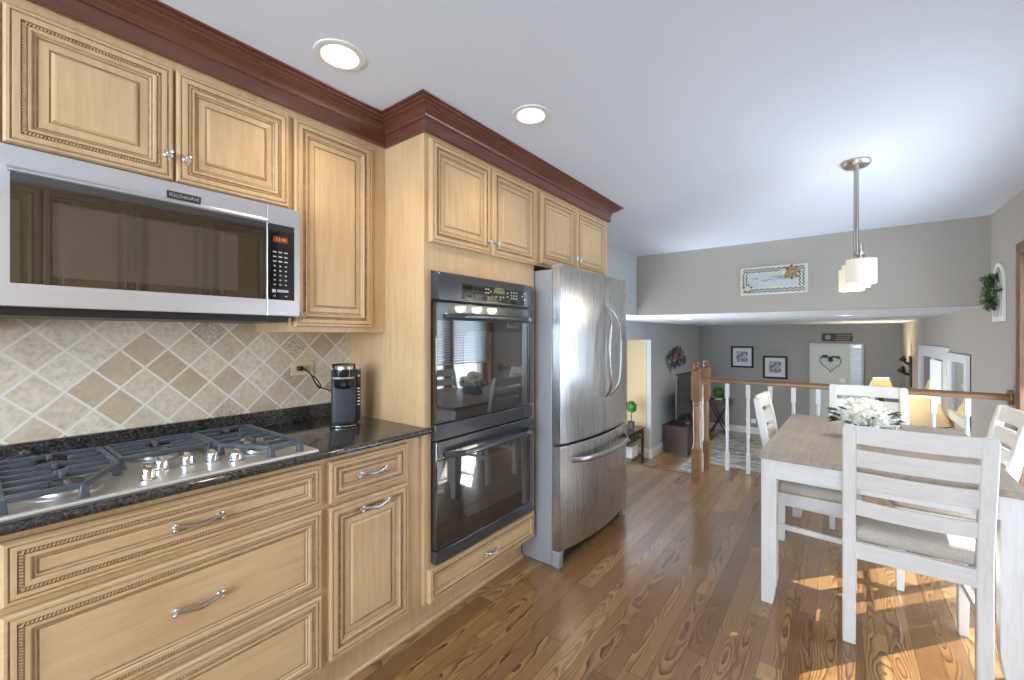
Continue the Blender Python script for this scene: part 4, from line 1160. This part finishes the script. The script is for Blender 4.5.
# ------------------------------------------------------------------ pictures and wall pieces in the dining room
sg = thing('wall_sign', 'cream painted sign with a zigzag border and tan roses on the header wall', 'wall sign', (-.521, YH - .0005, 1.857))
W2, H2 = .292, .142
MB().box(-W2, W2, -.028, 0, -H2, H2).build('board', M['sign_cream'], sg, bevel=.003)
MB().box(-.215, .195, -.0288, -.0282, -.068, .070).build('panel', M['sign_blue'], sg)
m = MB()
def zig(p0, p1, n, amp):
    p0, p1 = Vector(p0), Vector(p1); d = (p1 - p0) / n; nn = Vector((-d.y, d.x)).normalized()
    pts = [p0 + d * i + nn * (amp if i % 2 else -amp) for i in range(n + 1)]
    for a, b in zip(pts, pts[1:]): m.bar((a.x, -.0288, a.y), (b.x, -.0288, b.y), .010, .0012, (0, 1, 0))
for zc in (.092, .114): zig((-.265, zc), (.265, zc), 22, .008); zig((-.265, -zc), (.265, -zc), 22, .008)
for xc in (.225, .255): zig((xc, -.075), (xc, .075), 8, .008); zig((-xc - .01, -.075), (-xc - .01, .075), 8, .008)
m.build('zigzag_border', M['sign_navy'], sg)
m = MB(); rnd = random.Random(5)
for (xa, xb, z) in ((-.19, -.13, .02), (-.10, .00, .0), (.02, .17, .012), (-.03, .12, .028)):
    x = xa
    while x < xb:
        x2 = x + rnd.uniform(.010, .018)
        m.bar((x, -.0293, z + rnd.uniform(-.010, .012)), (x2, -.0293, z + rnd.uniform(-.010, .012)), .008, .001, (0, 1, 0)); x = x2 + rnd.uniform(-.003, .006)
m.build('script_line', M['sign_ink'], sg)
def rose(par, x, z, r, mat, y=-.03):
    m = MB()
    m.ball((x, y - r * .2, z), r * .45, 0, 10, 6)
    for ring_, (n, q) in enumerate(((8, 1.0), (7, .72), (5, .48))):
        for k in range(n):
            a = 2 * PI * (k + .4 * ring_) / n
            d = Vector((math.cos(a), -.35 - .4 * ring_, math.sin(a)))
            m.leaf((x + d.x * r * .1, y - .001 - .002 * ring_, z + d.z * r * .1), d, (0, -1, 0), r * q, r * .7, 0, .3)
    m.build('rose', mat, par, smooth=True, angle=80)
rose(sg, .165, .068, .050, M['rose_tan']); rose(sg, .09, .068, .036, M['rose_cream']); rose(sg, .12, .045, .03, M['rose_tan']); rose(sg, -.225, -.075, .032, M['rose_cream'])
m = MB()
for a in range(0, 360, 45): m.leaf((.16 + .03 * math.cos(math.radians(a)), -.0295, .066 + .03 * math.sin(math.radians(a))), (math.cos(math.radians(a)), -.1, math.sin(math.radians(a))), (0, -1, 0), .05, .02)
m.build('leaf_spray', M['leaf'], sg); m = MB()
for a in (20, 80, 150, 240, 300): m.leaf((-.225, -.0295, -.075), (math.cos(math.radians(a)), -.1, math.sin(math.radians(a))), (0, -1, 0), .055, .018)
m.build('leaf_spray', M['leaf'], sg)

SY = 4.76
sh = thing('wall_shutter', 'white arched shutter panel hanging on the right wall', 'wall decor', (WR - .0005, SY, 1.60))
m = MB(); w_, hb, ht = .13, -.20, .09
for y in (-w_ + .012, -.043, .043, w_ - .012):
    m.box(-.018, -.002, y - .012, y + .012, hb, ht)
m.box(-.0185, -.0015, -w_ - .001, w_ + .001, hb - .001, hb + .035)
for r0, r1 in ((.106, .13), (.045, .062)):
    n = 16; A_, B_ = [], []
    for k in range(n):
        a0, a1 = PI * k / n, PI * (k + 1) / n
        P = [(r * math.cos(a), ht + r * 1.15 * math.sin(a)) for r in (r0, r1) for a in (a0, a1)]
        m.prism([P[0], P[1], P[3], P[2]], 'x', -.018, -.002)
m.build('panel', M['shelf_white'], sh)
wr = thing('wreath', 'round green leaf wreath hung on the white arched shutter', 'wreath', (WR - .04, SY - .0, 1.62))
m = MB(); rnd = random.Random(9)
for k in range(230):
    a = rnd.uniform(0, 2 * PI); r = .078 + rnd.uniform(-.03, .03)
    c0 = Vector((rnd.uniform(-.035, .015), r * math.cos(a), r * 1.15 * math.sin(a)))
    d = Vector((rnd.uniform(-1, .3), math.cos(a) + rnd.uniform(-.8, .8), math.sin(a) + rnd.uniform(-.8, .8)))
    m.leaf(c0, d, (-1, 0, 0), rnd.uniform(.032, .05), rnd.uniform(.024, .034), 0, .35)
m.build('leaves', M['olive_leaf'], wr, smooth=True, angle=80)
MB().tube([(.0, .075 * math.cos(2 * PI * k / 24), .086 * math.sin(2 * PI * k / 24)) for k in range(24)], .008, 6, closed=True).build('ring', M['wire'], wr, smooth=True)

# ------------------------------------------------------------------ family room
rg = tag(MB().box(-2.165, .36, 6.9, 10.62, LF + .0005, LF + .012).build('area_rug', M['rug'], bevel=.003), 'grey and white mottled area rug on the lower floor', 'rug')
tc = thing('tv_console', 'dark red-brown television console against the left lower wall', 'tv stand', (-2.475, 9.2, LF))
MB().box(-.225, .225, -.83, .83, .03, .505).build('body', M['walnut'], tc, bevel=.004)
MB().box(-.24, .235, -.85, .85, .505, .53).build('top', M['walnut'], tc, bevel=.004)
for y in (-.545, 0, .545): MB().box(.226, .240, y - .26, y + .26, .05, .49).build('cabinet_door', M['walnut'], tc, bevel=.003)
MB().box(-.21, .21, -.81, .81, 0, .03).build('plinth', M['espresso'], tc)
sbk = tag(MB().box(-2.36, -2.27, 8.62, 9.55, LF + .5305, LF + .60).build('sound_bar', M['black'], bevel=.008), 'low black sound bar on the television console', 'sound bar')
tv = thing('television', 'large flat dark television standing on the console', 'television', (-2.47, 9.2, LF + .5305))
MB().box(-.02, .02, -.80, .80, .10, .98).build('screen_housing', M['black'], tv, bevel=.004)
MB().box(.0205, .022, -.785, .785, .115, .965).build('screen', M['tv_screen'], tv)
MB().box(-.09, .09, -.25, .25, 0, .012).box(-.015, .015, -.06, .06, .012, .12).build('stand', M['black'], tv, bevel=.003)
MB().box(-.055, -.02, -.5, .5, .25, .7).build('rear_bulge', M['black'], tv, bevel=.01)

def potted_ball(name, label, loc, r, pot_h, pot_r, stem, potmat):
    t = thing(name, label, 'potted plant', loc)
    MB().lathe([(pot_r * .8, 0), (pot_r, pot_h), (pot_r * .9, pot_h), (pot_r * .86, pot_h - .015), (.001, pot_h - .015)], (0, 0, 0), 18).build('pot', potmat, t, smooth=True)
    zc = pot_h + stem + r * .85
    if stem: MB().tube([(0, 0, pot_h - .015), (0, 0, zc)], .008, 8).build('stem', M['bronze'], t)
    m = MB(); rnd = random.Random(11)
    m.ball((0, 0, zc), r * .85, 0, 14, 9)
    for k in range(150):
        z = rnd.uniform(-1, 1); a = rnd.uniform(0, 2 * PI); q = math.sqrt(1 - z * z)
        d = Vector((q * math.cos(a), q * math.sin(a), z))
        m.leaf(Vector((0, 0, zc)) + d * r * .78, d + Vector((rnd.uniform(-.6, .6), rnd.uniform(-.6, .6), rnd.uniform(-.6, .6))), (0, 0, 1) if abs(z) < .9 else (1, 0, 0), r * .32, r * .22)
    m.build('foliage', M['boxwood'], t, smooth=True, angle=80)
tt = thing('tray_table', 'dark tray table on crossed legs against the far wall', 'side table', (-2.21, 10.85, LF))
m = MB().box(-.22, .22, -.16, .16, .66, .68)
m.box(-.22, -.205, -.16, .16, .68, .775).box(.205, .22, -.16, .16, .68, .775).box(-.205, .205, -.16, -.145, .68, .775).box(-.205, .205, .145, .16, .68, .775)
m.build('tray', M['espresso'], tt)
for y in (-.13, .13):
    MB().bar((-.17, y, 0), (.17, y, .66), .022, .035, (0, 1, 0)).build('leg', M['espresso'], tt)
    MB().bar((.17, y + .022, 0), (-.17, y + .022, .66), .022, .035, (0, 1, 0)).build('leg', M['espresso'], tt)
MB().tube([(0, -.13, .33), (0, .15, .33)], .01, 8).build('cross_bar', M['espresso'], tt)
potted_ball('potted_plant', 'small round boxwood ball in a white pot on the tray table', (-2.22, 10.85, LF + .6805), .135, .13, .09, 0, M['white_plastic'])
st = thing('console_table', 'black hall table with a drawer, just past the refrigerator', 'side table', (-2.92, 6.95, LF))
MB().box(-.2, .2, -.50, .50, .615, .64).build('tabletop', M['espresso'], st, bevel=.003)
MB().box(-.18, .175, -.46, .46, .46, .614).build('frame', M['espresso'], st)
for y in (-.23, .23):
    dd = MB().box(.1755, .190, y - .21, y + .21, .475, .60).build('drawer', M['espresso'], st, bevel=.003)
    MB().ball((.203, y, .538), .016, seg=8, rings=5).build('knob', M['nickel'], dd, smooth=True)
for x in (-.16, .16):
    for y in (-.455, .455): MB().box(x - .02, x + .02, y - .02, y + .02, 0, .46).build('leg', M['espresso'], st, bevel=.003)
MB().box(-.17, .17, -.44, .44, .14, .16).build('lower_shelf', M['espresso'], st)
potted_ball('topiary_plant', 'round green topiary on a stem in a dark pot on the hall table', (-2.88, 7.18, LF + .6405), .105, .12, .06, .17, M['planter'])
wb = thing('storage_box', 'white box on the lower shelf of the hall table', 'box', (-2.90, 7.13, LF + .1605))
MB().box(-.11, .11, -.13, .13, 0, .17).build('box', M['white_plastic'], wb, bevel=.008)
MB().box(-.115, .115, -.135, .135, .1705, .20).build('lid', M['white_plastic'], wb, bevel=.008)

fw = thing('metal_flower_art', 'coloured metal leaf and flower wall sculpture above the television', 'wall art', (WLL + .0005, 9.2, .84)); fw.scale = (1, .82, .62)
rnd = random.Random(21)
def disc(par, nm, y, z, r, mat, x=.03, petals=6):
    m = MB()
    for k in range(petals):
        a = 2 * PI * k / petals
        m.leaf((x, y, z), (.25, math.cos(a), math.sin(a)), (1, 0, 0), r, r * .8, 0, .2)
    m.ball((x + .012, y, z), r * .25, 0, 8, 5)
    m.tube([(0, y, z), (x, y, z)], .006, 6)
    m.build(nm, mat, par)
for (y, z, r, mt) in ((-.20, .10, .20, 'metal_red'), (.10, -.16, .20, 'metal_teal'), (.40, .12, .18, 'metal_tan'), (-.62, .04, .17, 'metal_grey'), (-.45, -.20, .15, 'metal_teal'), (-.25, -.26, .15, 'metal_grey'), (.55, -.12, .20, 'metal_grey'),
                      (-.05, .28, .15, 'metal_grey'), (.22, .26, .15, 'metal_teal'), (-.38, .20, .14, 'metal_grey'), (.16, .08, .15, 'metal_grey')):
    disc(fw, 'metal_bloom', y, z, r, M[mt])
MB().tube([(.012, -.62, .02), (.014, -.2, -.06), (.014, .2, -.04), (.012, .55, .02)], .008, 6).build('stem', M['metal_grey'], fw)

def picture(x0, x1, z0, z1, label):
    t = thing('framed_picture', label, 'picture', ((x0 + x1) / 2, YF - .0005, (z0 + z1) / 2), 0, 'black framed pictures on the far wall')
    a, b = (x1 - x0) / 2, (z1 - z0) / 2; fw_ = .04
    m = MB().box(-a, a, -.03, 0, b - fw_, b).box(-a, a, -.03, 0, -b, -b + fw_).box(-a, -a + fw_, -.03, 0, -b + fw_, b - fw_).box(a - fw_, a, -.03, 0, -b + fw_, b - fw_)
    m.build('frame', M['frame_black'], t)
    MB().box(-a + fw_, a - fw_, -.014, -.001, -b + fw_, b - fw_).build('mat_board', M['mat_white'], t)
    MB().box(-a * .50, a * .50, -.0155, -.0145, -b * .48, b * .52).build('print', M['art'], t)
picture(-2.02, -1.55, .55, 1.05, 'black framed print with white mat, higher and left of its pair')
picture(-1.36, -.89, .33, .84, 'black framed print with white mat, lower and nearer the white door')
pl = thing('wall_plaque', 'dark rectangular plaque with faded marks above the white door', 'wall sign', (-.02, YF - .0005, 1.262))
MB().box(-.255, .255, -.025, 0, -.082, .082).build('board', M['plaque'], pl, bevel=.003)
m = MB()
for (xa, xb, z) in ((-.02, .22, .045), (.0, .22, .0), (-.02, .2, -.045)):
    x = xa
    while x < xb:
        l_ = rnd.uniform(.015, .04); m.box(x, x + l_, -.027, -.0252, z - .010, z + .010); x += l_ + .012
m.lathe([(.05, 0), (.05, .0015)], (-.15, -.027, 0), 16, 'y')
m.build('faded_mark', M['plaque_mark'], pl)

d2 = thing('door_2', 'pale entry door with a heart wreath in the far wall', 'door', (0, YF - .0005, LF)); struct(d2)
MB().box(-.445, .155, -.045, 0, 0, 2.06).build('door_leaf', M['door_paint'], d2, bevel=.004)
MB().box(-.485, -.4455, -.055, 0, 0, 2.065).box(.1555, .185, -.055, 0, 0, 2.065).box(.375, .41, -.055, 0, 0, 2.065).box(-.485, .41, -.055, 0, 2.0655, 2.10).build('casing', M['door_paint'], d2)
MB().box(.02, .12, -.06, -.0455, 1.29, 1.38).build('lock_plate', M['white_plastic'], d2, bevel=.004)
MB().box(.186, .374, -.012, -.004, .0, 2.065).build('sidelight_pane', M['pane'], d2)
m = MB()
for k in range(44): m.bar((.188, -.030, .06 + k * .0455), (.372, -.030, .06 + k * .0455), .034, .003, (0, .45, 1))
m.build('sidelight_blind', M['blind'], d2)
MB().box(.186, .374, -.003, -.0005, 0, 2.065).build('sidelight_glow_sheet', M['blind'], d2)  # faintly glowing sheet in place of light from outdoors
hw = thing('heart_wreath', 'heart shaped twig wreath with green leaves on the pale door', 'wreath', (-.125, YF - .075, .72)); hw.scale = (.86, 1, .86)
hp = []
for k in range(40):
    a = 2 * PI * k / 40
    hp.append((.205 * math.sin(a) ** 3 * 1.0, 0, .0132 * (13 * math.cos(a) - 5 * math.cos(2 * a) - 2 * math.cos(3 * a) - math.cos(4 * a))))
MB().tube(hp, .012, 7, closed=True).build('twig_heart', M['wire'], hw, smooth=True)
m = MB()
for k in range(46):
    i = rnd.choice([36, 37, 38, 39, 0, 1, 2, 3, 4, 5, 6, 7, 33, 34, 35])
    p = Vector(hp[i]); m.leaf(p, (rnd.uniform(-1, 1), rnd.uniform(-1, .1), rnd.uniform(-.7, .9)), (0, -1, 0), rnd.uniform(.05, .08), .035)
m.build('leaves', M['leaf_dark'], hw, smooth=True, angle=80)
tag(MB().box(-1.60, -1.50, YF - .006, YF - .0005, -.73, -.63).build('wall_outlet', M['white_plastic'], bevel=.003), 'white outlet plate low on the grey far wall', 'outlet')

# lamps
def table_lamp(loc, hb, r_bot, r_top, hs, label, glow):
    t = thing('table_lamp', label, 'lamp', loc)
    MB().lathe([(.09, 0), (.09, .015), (.03, .03), (.045, .10), (.07, .18), (.05, hb * .75), (.018, hb * .85), (.012, hb + .03)], (0, 0, 0), 20).build('base', M['bronze'], t, smooth=True)
    MB().lathe([(r_bot, 0), (r_top, hs), (r_top - .004, hs), (r_bot - .005, 0), (r_bot, 0)], (0, 0, hb), 28, caps=False).build('lamp_shade', M['lamp_shade'], t, smooth=True, angle=60)
    MB().lathe([(r_bot + .002, 0), (r_bot + .002, .010), (r_bot - .006, .010), (r_bot - .006, 0), (r_bot + .002, 0)], (0, 0, hb - .006), 28, caps=False).build('bottom_trim', M['bronze'], t)
    MB().lathe([(r_top + .002, 0), (r_top + .002, .014), (r_top - .006, .014), (r_top - .006, 0), (r_top + .002, 0)], (0, 0, hb + hs - .007), 28, caps=False).build('top_trim', M['lamp_rim'], t)
    MB().ball((0, 0, hb + hs * .45), .03, sc=(1, 1, 1.3)).build('bulb', M['bulb'], t, smooth=True)
    light('lamp_glow', 'POINT', (loc[0], loc[1], loc[2] + hb + hs * .5), glow, (1.0, 0.79, 0.50), shadow_soft_size=.04)
def end_table(loc, label):
    t = thing('end_table', label, 'side table', loc)
    MB().box(-.2, .2, -.2, .2, .60, .63).build('tabletop', M['espresso'], t, bevel=.003)
    MB().box(-.175, .175, -.175, .175, .52, .5995).build('apron', M['espresso'], t)
    for x in (-.165, .165):
        for y in (-.165, .165): MB().box(x - .018, x + .018, y - .018, y + .018, 0, .5195).build('leg', M['espresso'], t)
end_table((.735, 6.5, LF), 'dark end table under the larger lamp beside the mirror wall')
table_lamp((.735, 6.5, LF + .6305), .66, .235, .105, .295, 'large lit cream cone-shade lamp behind the railing near the mirror', 3.0)
end_table((.60, 9.9, LF), 'dark end table under the smaller lamp near the far corner')
table_lamp((.60, 9.9, LF + .6305), .66, .19, .11, .22, 'smaller lit cream lamp near the far right corner', 110.0)

# right wall of the family room: window, mirror, sconce
w2 = thing('window_2', 'white framed window in the lower right wall', 'window', (WR - .0005, 7.6, 0)); struct(w2)
m = MB()
for y0, y1, z0, z1 in ((-1.0, -.86, -.45, 1.16), (.86, 1.0, -.45, 1.16), (-.86, .86, 1.02, 1.16), (-.86, .86, -.45, -.33), (-.2, -.1, -.33, 1.02)):
    m.box(-.035, 0, y0, y1, z0, z1)
m.build('window_frame', M['white_paint'], w2, bevel=.004)
MB().box(-.012, -.004, -.86, .86, -.33, 1.02).build('pane', simple('dark_blue_glass', (0.06, 0.085, 0.12), 0.08, coat=1.0), w2)  # pane coloured a flat dark blue
m = MB()
for k in range(12):
    y = -.82 + k * .05
    m.lathe([(.022, -.31), (.020, 1.0)], (-.045, y, 0), 8)
m.build('curtain', M['blind'], w2, smooth=True)
mr = thing('wall_mirror', 'white framed mirror on the lower right wall reflecting the lamp', 'mirror', (WR - .0005, 6.13, .78))
m = MB()
for y0, y1, z0, z1 in ((-.47, -.39, -.36, .33), (.39, .47, -.36, .33), (-.39, .39, .25, .33), (-.39, .39, -.36, -.28)): m.box(-.035, -.006, y0, y1, z0, z1)
m.build('frame', M['white_paint'], mr, bevel=.003)
MB().box(-.0055, 0, -.47, .47, -.36, .33).build('backing', M['black'], mr)
MB().box(-.016, -.012, -.39, .39, -.28, .25).build('mirror_glass', M['mirror'], mr)
oc = thing('wall_ornament', 'dark metal ornament on the lower right wall near the corner', 'wall decor', (WR - .0005, 9.7, .69))
MB().box(-.02, 0, -.12, .12, -.25, .26).build('plate', M['bronze'], oc, bevel=.004)
m = MB()
m.tube([(-.02, 0, .12), (-.09, .02, .17), (-.12, .05, .22), (-.08, .08, .25)], .02, 8); m.tube([(-.02, 0, -.05), (-.10, -.02, -.02), (-.14, -.03, .04), (-.09, 0, .08)], .022, 8)
m.ball((-.10, .02, .2), .05, sc=(1, 1, .8)); m.ball((-.12, -.02, .02), .055, sc=(1, 1, .8))
m.build('scroll', M['bronze'], oc, smooth=True)

# ------------------------------------------------------------------ pantry opposite (seen mirrored in the microwave door)
pc = thing('pantry_cabinet', 'maple pantry doors opposite the cooktop, mirrored in the microwave door', 'cabinet', (0.90, .70, 0), PI)
MB().box(-.6, -.02, -1.0, 1.3, .1, 2.256).box(-.6, -.09, -1.0, 1.3, 0, .1).build('body', M['maple_v'], pc)
for k in range(5):
    y0 = -.985 + k * .456
    door(pc, 'door', -.02, y0, y0 + .446, .95, 2.235, k=1.0)
    door(pc, 'door', -.02, y0, y0 + .446, .12, .93, k=1.0)
